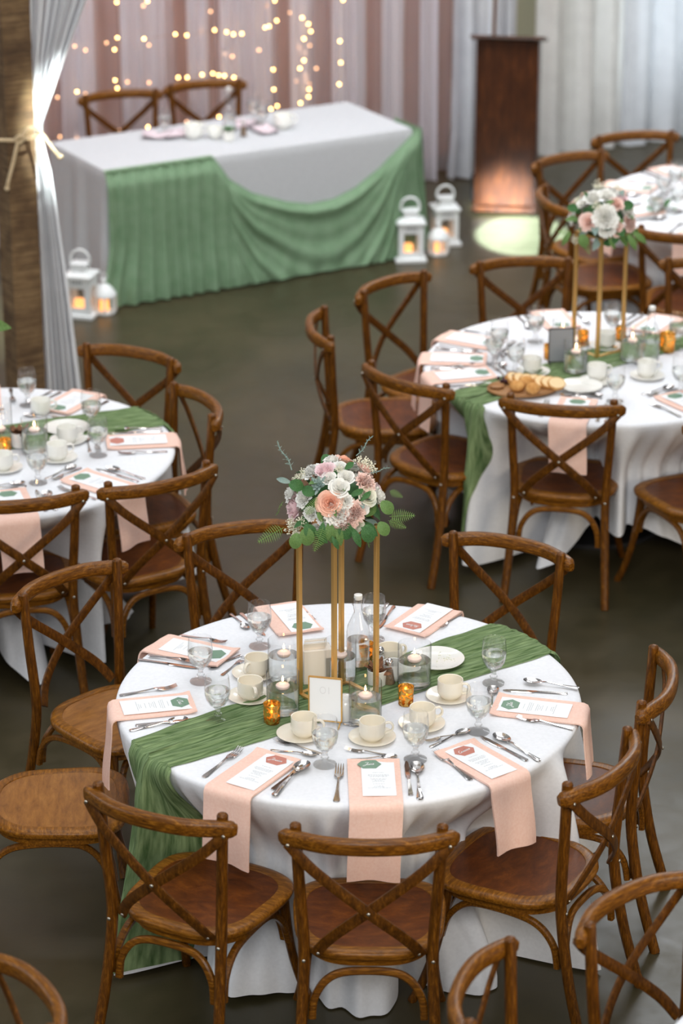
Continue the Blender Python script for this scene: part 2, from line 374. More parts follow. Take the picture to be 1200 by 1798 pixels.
def fbm(x, y, z=0.0, o=3):
    s = 0; a = 1; f = 1
    for _ in range(o): s += a * noise.noise(Vector((x * f, y * f, z * f + 7.3))); a *= .5; f *= 2
    return s
def sm(a, b, x):
    t = min(1, max(0, (x - a) / (b - a))); return t * t * (3 - 2 * t)

# ------------------------------------------------------------ the setting
WD = (0.861, 0.509); WN = (0.509, -0.861)          # along the far wall, and out of it into the room
def wp(s, off, z): return (0.59 + s * WD[0] + off * WN[0], 17.77 + s * WD[1] + off * WN[1], z)
m = MB().box((0, 0, -0.05), (24, 32, 0.1)).mesh('floor', 'concrete', False)
tag(ob('floor', m, None, (0, 9, 0)), kind='structure')
def wall(name, s0, s1, z0, z1, off, mat, th=0.12):
    b = MB(); v = [wp(s, o, z) for z in (z0, z1) for (s, o) in ((s0, off), (s1, off), (s1, off - th), (s0, off - th))]
    b.add(v, [(3, 2, 1, 0), (4, 5, 6, 7), (0, 1, 5, 4), (1, 2, 6, 5), (2, 3, 7, 6), (3, 0, 4, 7)])
    return tag(ob(name, b.mesh(name, mat, False)), kind='structure')
w_left = wall('wall_back', -6.0, 0.62, 0, 5.6, -0.35, 'wall_board')
w_right = wall('wall_back_right', 0.62, 5.5, 0, 5.6, -0.35, 'wall_beige')
tag(ob('ceiling', MB().box((0, 0, 0), (24, 14, 0.1)).mesh('ceiling', 'ceiling', False), None, (0, 25.5, 9.6)), kind='structure')
# window behind the voile at the right
def window():
    w = tag(ob('window_1', None, None, wp(1.93, -0.33, 1.35), math.atan2(WD[1], WD[0])), kind='structure')
    ob('pane', MB().box((0, 0, 0), (0.9, 0.01, 1.9)).mesh('pane', 'pane', False), w)
    f = MB()
    for x in (-0.48, 0.0, 0.48): f.box((x, -0.02, 0), (0.06, 0.05, 2.0))
    for z in (-0.98, 0.0, 0.98): f.box((0, -0.02, z), (1.0, 0.05, 0.06))
    ob('window_frame', f.mesh('window_frame', 'lantern', False), w)
window()
# timber stud seen in the gap between the curtains, behind the lectern
b = MB().box((0, 0, 2.6), (0.075, 0.09, 5.2), None, 0.006)
tag(ob('timber_stud', b.mesh('timber_stud', wood('stud_wood', (0.22, 0.09, 0.04), (0.36, 0.16, 0.07), (0.45, 0.22, 0.10), (6, 6, 1), 0.6, 0)), None, wp(0.62, -0.28, 0), math.atan2(WD[1], WD[0])),
    'brown timber stud showing between the curtains behind the lectern', 'post')

def curtain(name, label, s0, s1, off, mat, seed, freq=9.0, amp=0.05, gather=0.0, ztop=4.2, sheer=False, flare=0.0, group=None):
    W_ = s1 - s0; nu = int(max(30, W_ * freq * 11)); rnd = random.Random(seed)
    ph = [rnd.uniform(0, 6.28) for _ in range(6)]
    def fn(u, v):
        z = 0.012 + v * (ztop - 0.012)
        s = s0 + u * W_; a = s * freq * 2 * PI
        q = math.sin(a + 1.3 * math.sin(s * 3.1 + ph[0]) + ph[1]) + 0.45 * math.sin(a * 2.3 + ph[2] + z * .5) + 0.5 * fbm(s * 7, z * .5, seed)
        cx = (s0 + s1) / 2; g = 1 - gather * (1 - sm(0, 2.5, z)) + flare * (1 - sm(0, 0.35, z))
        sx = cx + (s - cx) * g + 0.018 * math.cos(a * 1.0 + ph[3]) * 1.2
        return wp(sx, off + amp * q * (0.8 + 0.3 * (1 - v)), z)
    me = MB().grid(nu, 14, fn).mesh(name, mat, True, None)
    return tag(ob(name, me), label, 'curtain', group)
curtain('sheer_curtain', 'sheer pinkish white backdrop curtain behind the head table, back layer', -3.9, 0.40, 0.02, 'sheer', 3, 3.3, 0.05)
# strands of the front layer, with darker gaps between them
strands = [(-3.25, -2.92), (-2.72, -2.50), (-2.32, -2.02), (-1.86, -1.70), (-1.62, -1.30), (-1.16, -0.98), (-0.86, -0.60), (-0.50, -0.30), (-0.22, -0.06)]
for i, (a, c_) in enumerate(strands):
    curtain('sheer_strand', 'narrow sheer white curtain panel of the fairy-light backdrop, %s of nine from the left' % ['first', 'second', 'third', 'fourth', 'fifth', 'sixth', 'seventh', 'eighth', 'ninth'][i],
            a, c_, 0.17, 'sheer_front', 20 + i, 9.0, 0.028, group='front voile panels of the backdrop')
curtain('gathered_curtain', 'white voile curtain pooling on the floor just left of the lectern', 0.00, 0.26, 0.20, 'drape_white', 41, 8.0, 0.05, 0.0, flare=0.25)
curtain('gathered_curtain', 'narrow white voile curtain tucked behind the left side of the lectern', 0.37, 0.55, 0.14, 'drape_white', 42, 9.0, 0.04, 0.1, flare=0.3)
curtain('voile_curtain', 'long pale grey voile curtain right of the lectern, left panel', 0.80, 1.52, 0.05, 'drape_grey', 43, 5.0, 0.055)
curtain('voile_curtain', 'long white voile curtain lit by the window at the far right', 1.46, 3.6, 0.10, 'drape_white', 44, 4.2, 0.055)

# fairy lights strung between the two voile layers
lights = thing('string_lights', 'warm white fairy lights strung over the backdrop curtain', 'string lights', (0, 0, 0))
bright = [(-1.313, 16.366, 1.408), (-1.140, 16.468, 1.394), (-1.315, 16.365, 1.200), (-1.333, 16.354, 1.132), (-1.165, 16.454, 1.174), (-0.986, 16.560, 1.178), (-0.921, 16.598, 1.163), (-0.759, 16.694, 1.173), (-0.689, 16.735, 1.153), (-0.649, 16.759, 1.134), (-0.599, 16.788, 1.131), (-0.461, 16.870, 1.151), (-0.437, 16.884, 1.155), (-0.392, 16.910, 1.184), (-0.239, 17.001, 1.182), (-0.201, 17.024, 1.139), (-0.187, 17.032, 1.092), (-0.229, 17.007, 1.052), (-0.230, 17.007, 0.918), (-0.254, 16.992, 0.872), (-0.252, 16.994, 0.656), (-0.199, 17.025, 0.734), (-0.203, 17.022, 0.688), (-0.415, 16.897, 0.887), (-0.413, 16.898, 0.764), (-0.431, 16.887, 0.646), (-0.393, 16.910, 0.658), (-0.975, 16.566, 0.916), (-0.923, 16.597, 0.909), (-0.836, 16.648, 0.914), (-0.773, 16.685, 0.912), (-0.740, 16.705, 0.897), (-0.706, 16.725, 0.889), (-0.650, 16.758, 0.871), (-0.623, 16.774, 0.856), (-1.335, 16.353, 0.949), (-1.324, 16.360, 0.900), (-1.550, 16.226, 0.911), (-1.156, 16.459, 0.641), (-0.010, 17.136, 1.009), (-0.004, 17.140, 0.874), (-0.014, 17.134, 0.740), (-0.402, 16.905, 1.307), (-0.741, 16.705, 0.642), (0.010, 17.149, 1.260)]
dim = [(-1.507, 16.345, 1.409), (-1.562, 16.312, 1.162), (-1.503, 16.347, 1.130), (-1.384, 16.417, 1.158), (-1.143, 16.560, 1.113), (-0.836, 16.741, 1.159), (-0.262, 17.081, 0.983), (-0.196, 17.120, 0.985), (-0.227, 17.101, 0.946), (-0.221, 17.105, 0.807), (-0.221, 17.105, 0.771), (-0.200, 17.117, 0.744), (-1.272, 16.483, 0.908), (-1.512, 16.342, 0.870), (-1.668, 16.250, 0.872), (-1.325, 16.452, 0.622), (-0.936, 16.682, 0.616), (-1.663, 16.252, 0.635), (-1.568, 16.308, 0.614), (-1.149, 16.556, 0.887), (-1.170, 16.544, 1.351), (-0.784, 16.772, 1.269), (-0.502, 16.939, 0.997), (-0.705, 16.819, 1.000), (-0.661, 16.844, 0.980), (-0.312, 17.051, 1.203), (-0.155, 17.144, 0.837), (-0.448, 16.970, 1.262), (-0.280, 17.070, 0.776)]
bm_b = MB().ball((0, 0, 0), 0.0068, 8, 6).mesh('bulb', 'bulb'); bm_d = MB().ball((0, 0, 0), 0.0072, 8, 6).mesh('bulb', 'bulb_dim')
for p in bright: ob('bulb', bm_b, lights, p)
for p in dim: ob('bulb', bm_d, lights, p)
wire = MB()
for chain in (bright[4:6] + bright[5:11], bright[11:14], bright[14:23], bright[23:27], bright[27:35], [bright[0], bright[2], bright[3], bright[35], bright[36]], bright[39:42]):
    wire.tube(chain, 0.0013, 4)
ob('wire', wire.mesh('wire', 'wire'), lights)

# timber post, jute rope and the tied-back white drape at the left
PX, PY = -1.54, 12.98
b = MB()
def postface(u, v):
    a = u * 2 * PI; k = 0.072; x = math.cos(a); y = math.sin(a); q = max(abs(x), abs(y))
    x, y = x / q * k, y / q * k
    z = v * 6.0; d = 0.0022 * fbm(x * 20, y * 20, z * 30) + 0.002 * fbm(x * 5, y * 5, z * 4)
    return (x * (1 + d / k), y * (1 + d / k), z)
b.grid(32, 220, postface, True)
tag(ob('timber_post', b.mesh('timber_post', 'timber', True, 50), None, (PX, PY, 0), math.radians(30)), 'rough-sawn brown timber post standing behind the left table', 'post')
rope = thing('jute_rope', 'pale jute rope knotted around the timber post holding the white drape', 'rope')
zr = (-1.488, 12.850, 1.501)[2]
def rp(px, py, y): pass
loop = cat([(-1.673, 12.840, 1.498), (-1.579, 12.830, 1.498), (-1.517, 12.820, 1.500), (-1.471, 12.820, 1.508), (-1.432, 12.830, 1.514), (-1.414, 12.860, 1.528), (-1.427, 12.840, 1.552), (-1.461, 12.810, 1.554), (-1.482, 12.800, 1.530), (-1.500, 12.810, 1.497), (-1.517, 12.800, 1.505), (-1.499, 12.790, 1.527), (-1.477, 12.800, 1.514), (-1.499, 12.800, 1.489)], 6)
def ropemesh(pts, r=0.0085):
    q = MB(); pts = [Vector(p) for p in pts]
    for ph in (0, 2.09, 4.19):
        out = []
        L = 0
        for i, p in enumerate(pts):
            t = (pts[min(i + 1, len(pts) - 1)] - pts[max(i - 1, 0)]).normalized(); u = t.orthogonal().normalized(); w = t.cross(u)
            if i: L += (p - pts[i - 1]).length
            a = ph + L * 190; out.append(p + (u * math.cos(a) + w * math.sin(a)) * r * 0.5)
        q.tube(out, r * 0.62, 6)
    return q.mesh('rope', 'rope')
def dens(pts, k=4):
    out = []
    for i in range(len(pts) - 1):
        for j in range(k): out.append(Vector(pts[i]).lerp(Vector(pts[i + 1]), j / k))
    return out + [Vector(pts[-1])]
ob('rope_loop', ropemesh(dens(loop, 3)), rope)
ob('rope_tail', ropemesh(dens(cat([(-1.504, 12.800, 1.500), (-1.516, 12.800, 1.462), (-1.536, 12.800, 1.386), (-1.557, 12.800, 1.317), (-1.568, 12.810, 1.274)], 5), 5)), rope)
ob('rope_tail', ropemesh(dens(cat([(-1.411, 12.840, 1.541), (-1.379, 12.820, 1.508), (-1.344, 12.800, 1.462), (-1.316, 12.800, 1.429)], 5), 5)), rope)
ob('rope_end', MB().ball((-1.314, 12.800, 1.427), 0.017, 10, 7, (1, .9, .8)).mesh('rope_end', 'rope'), rope)
ob('rope_end', MB().ball((-1.568, 12.810, 1.271), 0.013, 10, 7, (1, .9, .9)).mesh('rope_end', 'rope'), rope)

DL = [(-1.433, 13.000, 2.119), (-1.436, 13.000, 1.905), (-1.440, 13.000, 1.689), (-1.437, 13.000, 1.503), (-1.437, 13.000, 1.305), (-1.437, 13.000, 1.025), (-1.440, 13.000, 0.683), (-1.442, 13.000, 0.335), (-1.443, 13.000, 0.025)]
DR = [(-1.182, 13.000, 2.119), (-1.269, 13.000, 1.905), (-1.352, 13.000, 1.689), (-1.423, 13.000, 1.503), (-1.383, 13.000, 1.305), (-1.355, 13.000, 1.025), (-1.321, 13.000, 0.683), (-1.293, 13.000, 0.335), (-1.267, 13.000, 0.025)]
top_l = (DL[0][0] - .02, 3.9); top_r = (DR[0][0] + 0.62, 3.9)
dl = [(p[0], p[2]) for p in DL]; dr = [(p[0], p[2]) for p in DR]
dl = [(dl[0][0], 3.9)] + dl; dr = [(dr[0][0] + 0.55, 3.9)] + dr
def drape_fn(u, v):
    z = 3.9 - v * (3.9 - 0.01)
    def at_(tab):
        for i in range(len(tab) - 1):
            if tab[i + 1][1] <= z <= tab[i][1] + 1e-9 or i == len(tab) - 2:
                t = (tab[i][1] - z) / (tab[i][1] - tab[i + 1][1]); return tab[i][0] + (tab[i + 1][0] - tab[i][0]) * min(max(t, 0), 1.3)
        return tab[0][0]
    xl, xr = at_(dl) - 0.03, at_(dr); w = xr - xl
    zr = dl[4][1]; near = math.exp(-((z - zr) / 0.25) ** 2)
    amp = 0.012 + 0.05 * min(1, w / 0.3) * (1 - near)
    ph = u * 2 * PI * 7
    return (xl + u * w, 13.03 + amp * (math.sin(ph + 0.5) + 0.5 * math.sin(2.3 * ph + 1)) - 0.03 * near, z)
tag(ob('tied_back_drape', MB().grid(110, 70, drape_fn).mesh('tied_back_drape', fabric('left_drape_voile', (0.82, 0.83, 0.85), (0.88, 0.89, 0.91), 8, 0.8, 0.05, 0.12), True, None)),
    'white voile drape tied to the timber post and falling to the floor', 'curtain')
def drape2(u, v):
    z = 0.01 + v * 3.9; return (-1.86 + u * 0.14 + 0.01 * math.sin(z), 13.06 + 0.03 * math.sin(u * 16), z)
tag(ob('tied_back_drape', MB().grid(30, 20, drape2).mesh('tied_back_drape', 'drape_white', True, None)),
    'sliver of white voile drape left of the timber post', 'curtain')

# ------------------------------------------------------------ the cross-back chair
def chair_kit(panel):
    rail_pts = cat([(-0.258, -0.238, 0.862), (-0.215, -0.268, 0.868), (-0.12, -0.312, 0.872), (0, -0.326, 0.873), (0.12, -0.312, 0.872), (0.215, -0.268, 0.868), (0.258, -0.238, 0.862)], 6)
    n = len(rail_pts); rr = [0.0262 * (0.62 + 0.38 * sm(0, 0.08, min(i, n - 1 - i) / n)) for i in range(n)]
    rail = MB().tube(rail_pts, rr, 12, (0.98, 0.72), (0, 0, 1)).mesh('top_rail', 'rail')
    kit = [('top_rail', rail)]
    for s in (-1, 1):
        pts = cat([(s * 0.215, -0.325, 0.0), (s * 0.202, -0.268, 0.20), (s * 0.192, -0.232, 0.40), (s * 0.193, -0.226, 0.52), (s * 0.204, -0.236, 0.70), (s * 0.214, -0.245, 0.902)], 5)
        k = len(pts); r_ = [0.0182 - 0.002 * abs(i / k - 0.45) for i in range(k)]
        leg = MB().tube(pts, r_, 10); leg.ball(pts[-1], 0.0170, 10, 6, (1, 1, 0.5))
        kit.append(('back_leg', leg.mesh('back_leg', 'leg')))
    for s in (-1, 1):
        o = 0.004 * s
        pts = cat([(s * 0.236, -0.272 , 0.856), (s * 0.16, -0.290, 0.775), (s * 0.0, -0.292 + o, 0.640), (-s * 0.11, -0.262 + o, 0.535), (-s * 0.158, -0.226, 0.462)], 5)
        kit.append(('cross_slat', MB().tube(pts, 0.0185, 8, (0.34, 0.95), (0, 1, 0)).mesh('cross_slat', 'slat')))
    # seat: a rounded trapezoid with a shallow dish
    def outline(a):
        x = math.cos(a); y = math.sin(a); e = 0.52
        X = math.copysign(abs(x) ** e, x); Y_ = math.copysign(abs(y) ** e, y)
        w = 0.212 + 0.030 * (Y_ + 1) / 2 + 0.004; d = 0.222
        if y < -0.2: w -= 0.018 * sm(0.2, 0.9, -y)
        return X * w, Y_ * d + 0.013 + (0.012 * (1 - X * X) if Y_ > 0 else -0.012 * (1 - X * X))
    prof = [(0.0, 0.4425), (0.55, 0.4425), (0.80, 0.4465), (0.828, 0.4600), (0.91, 0.4612), (0.965, 0.4590), (0.995, 0.452), (1.0, 0.444), (0.985, 0.434), (0.93, 0.430), (0.0, 0.430)]
    def seatfn(u, v):
        i = v * (len(prof) - 1); i0 = min(int(i + 1e-6), len(prof) - 1); r, z = prof[i0]
        X, Y_ = outline(u * 2 * PI); return (X * r, Y_ * r, z)
    kit.append(('seat', MB().grid(56, len(prof), seatfn, True).mesh('seat', 'seat', True, 50)))
    def pan(u, v):
        X, Y_ = outline(u * 2 * PI); r = v * 0.824; return (X * r, Y_ * r, 0.4565 - 0.0050 * (1 - v * v) + (0.0008 if v > .98 else 0))
    kit.append(('seat_panel', MB().grid(48, 6, pan, True).mesh('seat_panel', panel)))
    apr = MB()
    def aprfn(u, v):
        X, Y_ = outline(u * 2 * PI); r = (0.86, 0.86, 0.78, 0.78)[int(round(v * 3))]; z = (0.431, 0.398, 0.398, 0.431)[int(round(v * 3))]; return (X * r, Y_ * r, z)
    kit.append(('apron', apr.grid(48, 4, aprfn, True).mesh('apron', 'seat', True, 30)))
    for s in (-1, 1):
        pts = cat([(s * 0.182, 0.168, 0.432), (s * 0.188, 0.178, 0.34), (s * 0.200, 0.200, 0.20), (s * 0.216, 0.238, 0.07), (s * 0.230, 0.268, 0.0)], 5)
        k = len(pts); r_ = [0.0205 - 0.0058 * sm(0, 0.5, i / k) for i in range(k)]
        kit.append(('front_leg', MB().tube(pts, r_, 10).mesh('front_leg', 'leg')))
    def hoop(pts, name='bent_brace'):
        kit.append((name, MB().tube(cat(pts, 6), 0.0105, 8, (1, 1.15), None).mesh(name, 'rail')))
    hoop([(-0.168, -0.236, 0.245), (-0.160, -0.232, 0.315), (-0.122, -0.222, 0.372), (-0.06, -0.212, 0.392), (0.06, -0.212, 0.392), (0.122, -0.222, 0.372), (0.160, -0.232, 0.315), (0.168, -0.236, 0.245)])
    hoop([(-0.172, 0.198, 0.245), (-0.160, 0.188, 0.315), (-0.122, 0.172, 0.372), (-0.06, 0.165, 0.390), (0.06, 0.165, 0.390), (0.122, 0.172, 0.372), (0.160, 0.188, 0.315), (0.172, 0.198, 0.245)])
    for s in (-1, 1):
        hoop([(s * 0.194, -0.222, 0.250), (s * 0.190, -0.205, 0.320), (s * 0.186, -0.155, 0.372), (s * 0.182, -0.08, 0.390), (s * 0.180, 0.05, 0.390), (s * 0.183, 0.115, 0.372), (s * 0.190, 0.162, 0.320), (s * 0.198, 0.182, 0.250)])
    sc_ = MB().ball((0, 0, 0), 0.006, 8, 5, (1, 0.6, 1))
    pos = [(-0.236, -0.281, 0.853), (0.236, -0.281, 0.853), (0.0, -0.305, 0.640), (-0.150, -0.236, 0.467), (0.150, -0.236, 0.467), (-0.192, -0.247, 0.447), (0.192, -0.247, 0.447), (-0.213, -0.231, 0.866), (0.213, -0.231, 0.866)]
    for p in pos:
        kit.append(('screw', MB().ball(p, 0.006, 8, 5, (1, 0.6, 1)).mesh('screw', 'screw')))
    return kit
chair_red = chair_kit('panel_red'); chair_gold = chair_kit('panel_gold')
# rail midpoint (world), facing in degrees, label, group, seat
NT, RT, LT, FT = (0.023, 8.405), (1.13, 11.765), (-1.446, 10.70), (2.12, 14.40)
chairs = [
 (0.080, 7.247, 89, 'brown cross-back chair at the front middle of the near table, fully in view', 'n', 1),
 (-0.538, 7.408, 62.5, 'brown cross-back chair at the front left of the near table, over the green runner', 'n', 1),
 (0.783, 7.691, 150, 'brown cross-back chair tucked at the front right of the near table', 'n', 1),
 (0.993, 8.274, 169, 'cross-back chair right of the near table with pale light shining on its seat', 'n', 1),
 (0.596, 9.374, -118, 'brown cross-back chair at the back right of the near table behind the runner end', 'n', 1),
 (-0.358, 9.515, -72, 'brown cross-back chair at the back left of the near table, partly behind the flowers', 'n', 1),
 (-0.949, 9.066, -45, 'golden brown cross-back chair at the left back of the near table', 'n', 0),
 (-1.190, 8.235, 3, 'cross-back chair with a plain golden seat cut off by the left picture edge', 'n', 0),
 (0.832, 6.829, -47, 'blurred dark cross-back chair in the bottom right corner', 'c', 1),
 (0.392, 6.400, -17, 'blurred dark cross-back chair rail at the bottom edge, right of centre', 'c', 1),
 (-0.850, 6.355, -150, 'blurred cross-back chair rail with a white sheen in the bottom left corner', 'c', 1),
 (-1.216, 9.886, 103, 'brown cross-back chair at the front of the left table, cut by the picture edge', 'l', 1),
 (-0.706, 10.082, 122, 'brown cross-back chair at the front right of the left table', 'l', 1),
 (-0.613, 10.916, -156, 'brown cross-back chair right of the left table seen from its side', 'l', 1),
 (-0.920, 11.522, -118, 'golden cross-back chair behind the left table near the white drape', 'l', 0),
 (0.909, 10.931, 79, 'brown cross-back chair at the front of the right table below the bread board', 'r', 1),
 (1.610, 10.760, 115, 'cross-back chair at the front of the right table, cut by the picture edge', 'r', 1),
 (0.283, 11.244, 46, 'brown cross-back chair at the front left of the right table beside its runner', 'r', 1),
 (-0.062, 11.935, 4, 'cross-back chair farthest left at the right table, seen from its side', 'r', 1),
 (0.245, 12.541, -42, 'dark cross-back chair at the back left of the right table', 'r', 1),
 (0.870, 12.871, -82, 'golden cross-back chair directly behind the right table', 'r', 0),
 (1.760, 12.830, -110, 'brown cross-back chair behind the right table at the picture edge', 'r', 1),
 (1.690, 13.400, 74, 'cross-back chair in front of the far right table, right of the raised bouquet', 'f', 1),
 (1.112, 14.002, 14, 'dark cross-back chair left of the far right table, its rail beside the bouquet', 'f', 1),
 (1.235, 14.800, -56, 'dark cross-back chair at the back left of the far right table', 'f', 1),
 (1.632, 15.274, -74, 'brown cross-back chair behind the far right table, farthest right', 'f', 1),
 (-1.296, 16.249, -70, 'dark cross-back chair behind the head table, the left one', 'h', 1),
 (-0.812, 16.498, -70, 'dark cross-back chair behind the head table, the right one', 'h', 1)]
GR = dict(n='chairs around the near table', c='chairs of the tables nearest the camera', l='chairs around the left table', r='chairs around the right table', f='chairs around the far right table', h='chairs behind the head table')
for (x, y, fa, lab, g, red) in chairs:
    a = math.radians(fa)
    put(chair_red if red else chair_gold, 'cross_back_chair', lab, 'chair', (x + 0.245 * math.cos(a), y + 0.245 * math.sin(a), 0), a - PI / 2, GR[g])
def pushes(c, grp, gap=0.03):
    out = []
    for (x, y, fa, lab, g, red) in chairs:
        if g != grp: continue
        a = math.radians(fa); fx, fy = x + 0.50 * math.cos(a) - c[0], y + 0.50 * math.sin(a) - c[1]
        out.append((math.atan2(fy, fx) if math.hypot(fx, fy) > .2 else math.atan2(y - c[1], x - c[0]), math.hypot(fx, fy) - gap))
    return out

# ------------------------------------------------------------ tables and their cloths
R_T = 0.765
def make_table(c, lab):
    t = thing('round_table', lab, 'table', (c[0], c[1], 0), 0, 'round banquet tables')
    ob('tabletop', TT, t)
    ob('pedestal', TP, t)
TT = MB().lathe([(0, 0.752), (0.755, 0.752), (0.76, 0.745), (0.755, 0.735), (0, 0.735)], 48).mesh('tabletop', 'board')
TP = MB().lathe([(0, 0.735), (0.12, 0.73), (0.035, 0.70), (0.035, 0.08), (0.05, 0.05), (0.30, 0.02), (0.30, 0.0), (0, 0.0)], 24).mesh('pedestal', 'dark')
make_table(NT, 'round banquet table hidden under the near white cloth')
make_table(RT, 'round banquet table hidden under the right-hand white cloth')
make_table(LT, 'round banquet table hidden under the left-hand white cloth')
make_table(FT, 'round banquet table hidden under the far right white cloth')
def cloth_r(th, z, psh, seed, flare):
    drop = 0.76 - z; q = max(0, drop) / 0.76
    base = R_T + 0.006 + flare * q ** 0.9
    amp = 0.085 * q ** 0.75
    f = 0.50 * math.sin(17 * th + 3 * math.sin(3 * th + seed)) + 0.55 * math.sin(7 * th + seed) + 0.55 * math.sin(12 * th + 2.1 * seed + 0.5 * math.sin(2 * th)) + 0.3 * math.sin(23 * th + seed * .7 + 1.5 * q)
    r = base + amp * f
    for (a, d) in psh:
        dth = (th - a + PI) % (2 * PI) - PI
        bmp = 1 - sm(0.27, 0.45, abs(dth))
        if bmp <= 0: continue
        tgt = min(r, d + 0.022 * f + 0.012 * math.sin(31 * th + 4 * math.sin(2.5 * th)))
        t = sm(0.0, 0.30, drop)
        tgt = tgt + (R_T - tgt) * sm(0.40, 0.74, drop) * math.exp(-(dth / 0.2) ** 2)
        r = r + (R_T + 0.006 + (tgt - R_T - 0.006) * t - r) * bmp
    r += 0.007 * sm(0.02, 0.12, drop) * (math.sin(38 * th + 3 * math.sin(4 * th + seed)) + math.sin(57 * th + seed))
    return r
def cloth_pt(c, th, z, psh, seed, flare, off=0.0):
    r = cloth_r(th, z, psh, seed, flare) + off
    return (c[0] + r * math.cos(th), c[1] + r * math.sin(th), z)
def tablecloth(c, psh, seed, flare, hem, label, nth=420):
    rings = [0.0, 0.3, 0.55, 0.70, 0.745]
    nz = 26
    def fn(u, v):
        th = u * 2 * PI; k = int(round(v * (len(rings) + 3 + nz - 1)))
        if k < len(rings): return (c[0] + rings[k] * math.cos(th), c[1] + rings[k] * math.sin(th), 0.760)
        k -= len(rings)
        if k < 3:
            a = (k + 1) / 3 * PI / 2; r = 0.753 + 0.017 * math.sin(a); return (c[0] + r * math.cos(th), c[1] + r * math.sin(th), 0.743 + 0.017 * math.cos(a))
        k -= 3; h = hem(th); z = 0.743 - (0.743 - h) * ((k + 1) / nz)
        return cloth_pt(c, th, z, psh, seed, flare)
    me = MB().grid(nth, len(rings) + 3 + nz, fn, True).mesh('tablecloth', 'linen', True, None)
    return tag(ob('tablecloth', me), label, 'tablecloth', 'white round tablecloths')
PN, PR, PL, PF = pushes(NT, 'n'), pushes(RT, 'r'), pushes(LT, 'l'), pushes(FT, 'f')
tablecloth(NT, PN, 1.3, 0.16, lambda t: 0.006 + 0.02 * max(0, math.sin(3 * t + 2)), 'white floor-length cloth on the near round table with the gold stand')
tablecloth(RT, PR, 2.4, 0.10, lambda t: 0.13 + 0.10 * math.sin(4 * t + 0.9), 'white cloth on the right round table with the bread board')
tablecloth(LT, PL, 4.1, 0.10, lambda t: 0.10 + 0.07 * math.sin(4 * t + 2.6), 'white cloth on the left round table by the timber post')
tablecloth(FT, PF, 0.6, 0.10, lambda t: 0.10 + 0.08 * math.sin(4 * t), 'white cloth on the far right round table')
CT = (1.545, 6.03)
make_table(CT, 'round banquet table at the bottom right corner, under its cloth')
tablecloth(CT, pushes(CT, 'c')[:2], 3.0, 0.1, lambda t: 0.02, 'white cloth corner of the round table at the bottom right picture edge')

# head table, its white cloth and the sage swag
HA = Vector((-1.287, 14.996)); HB = Vector((0.402, 15.962)); HU = (HB - HA).normalized(); HV = Vector((-HU.y, HU.x)); HL = (HB - HA).length; HD = 0.74
def hp(s, d, z): p = HA + HU * s + HV * d; return (p.x, p.y, z)
t = thing('head_table', 'long banquet table hidden under the white head-table cloth', 'table', (0, 0, 0))
b = MB(); v = [hp(s, d, z) for z in (0.735, 0.752) for (s, d) in ((0.02, 0.02), (HL - .02, 0.02), (HL - .02, HD - .02), (0.02, HD - .02))]
b.add(v, [(3, 2, 1, 0), (4, 5, 6, 7), (0, 1, 5, 4), (1, 2, 6, 5), (2, 3, 7, 6), (3, 0, 4, 7)])
ob('tabletop', b.mesh('tabletop', 'board', False), t)
for (s, d) in ((0.15, 0.15), (HL - .15, 0.15), (HL - .15, HD - .15), (0.15, HD - .15)):
    ob('leg', MB().tube([hp(s, d, 0), hp(s, d, 0.735)], 0.015, 8).mesh('leg', 'dark'), t)
def headcloth():
    per = []; 
    def seg(a, b_, n):
        for i in range(n): t = i / n; per.append((a[0] + (b_[0] - a[0]) * t, a[1] + (b_[1] - a[1]) * t))
    seg((0, 0), (HL, 0), 90); seg((HL, 0), (HL, HD), 40); seg((HL, HD), (0, HD), 90); seg((0, HD), (0, 0), 40)
    n = len(per); vs = []; fs = []
    zs = [0.76, 0.75, 0.70, 0.6, 0.5, 0.4, 0.3, 0.2, 0.1, 0.01]
    for (s, d) in per:
        cs, cd = HL / 2, HD / 2
        for k, z in enumerate(zs):
            q = (0.76 - z); a = math.atan2((d - cd) * 2, (s - cs))
            off = 0 if k == 0 else 0.005 + (0.012 * q if (d < 1e-6) else 0.03 * q + 0.028 * q * (math.sin(s * 19 + d * 23) + 0.6 * math.sin(s * 41 + d * 37 + 1)))
            ex = (-1 if s < 1e-6 else (1 if s > HL - 1e-6 else 0)); ey = (-1 if d < 1e-6 else (1 if d > HD - 1e-6 else 0))
            vs.append(hp(s + ex * off, d + ey * off, z))
    m_ = len(zs)
    for i in range(n):
        for k in range(m_ - 1): j = (i + 1) % n; fs.append((i * m_ + k, i * m_ + k + 1, j * m_ + k + 1, j * m_ + k))
    fs.append(tuple(i * m_ for i in range(n)))
    return MB().add(vs, fs).mesh('head_tablecloth', 'linen_head_dim', True, 45)
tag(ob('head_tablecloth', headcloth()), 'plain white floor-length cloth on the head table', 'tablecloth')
S0 = 0.335
SW_T = [(0.335, 0.766), (0.384, 0.625), (0.457, 0.528), (0.57, 0.445), (0.646, 0.412), (0.723, 0.418), (0.80, 0.465), (0.88, 0.556), (0.957, 0.688), (1.0, 0.766), (1.2, 0.766)]
def swag_top(t):      # height of the swag's upper edge along the front, t in 0..1
    if t <= S0: return 0.766
    for i in range(len(SW_T) - 1):
        if t <= SW_T[i + 1][0]:
            q = (t - SW_T[i][0]) / (SW_T[i + 1][0] - SW_T[i][0]); return SW_T[i][1] + (SW_T[i + 1][1] - SW_T[i][1]) * q
    return 0.766
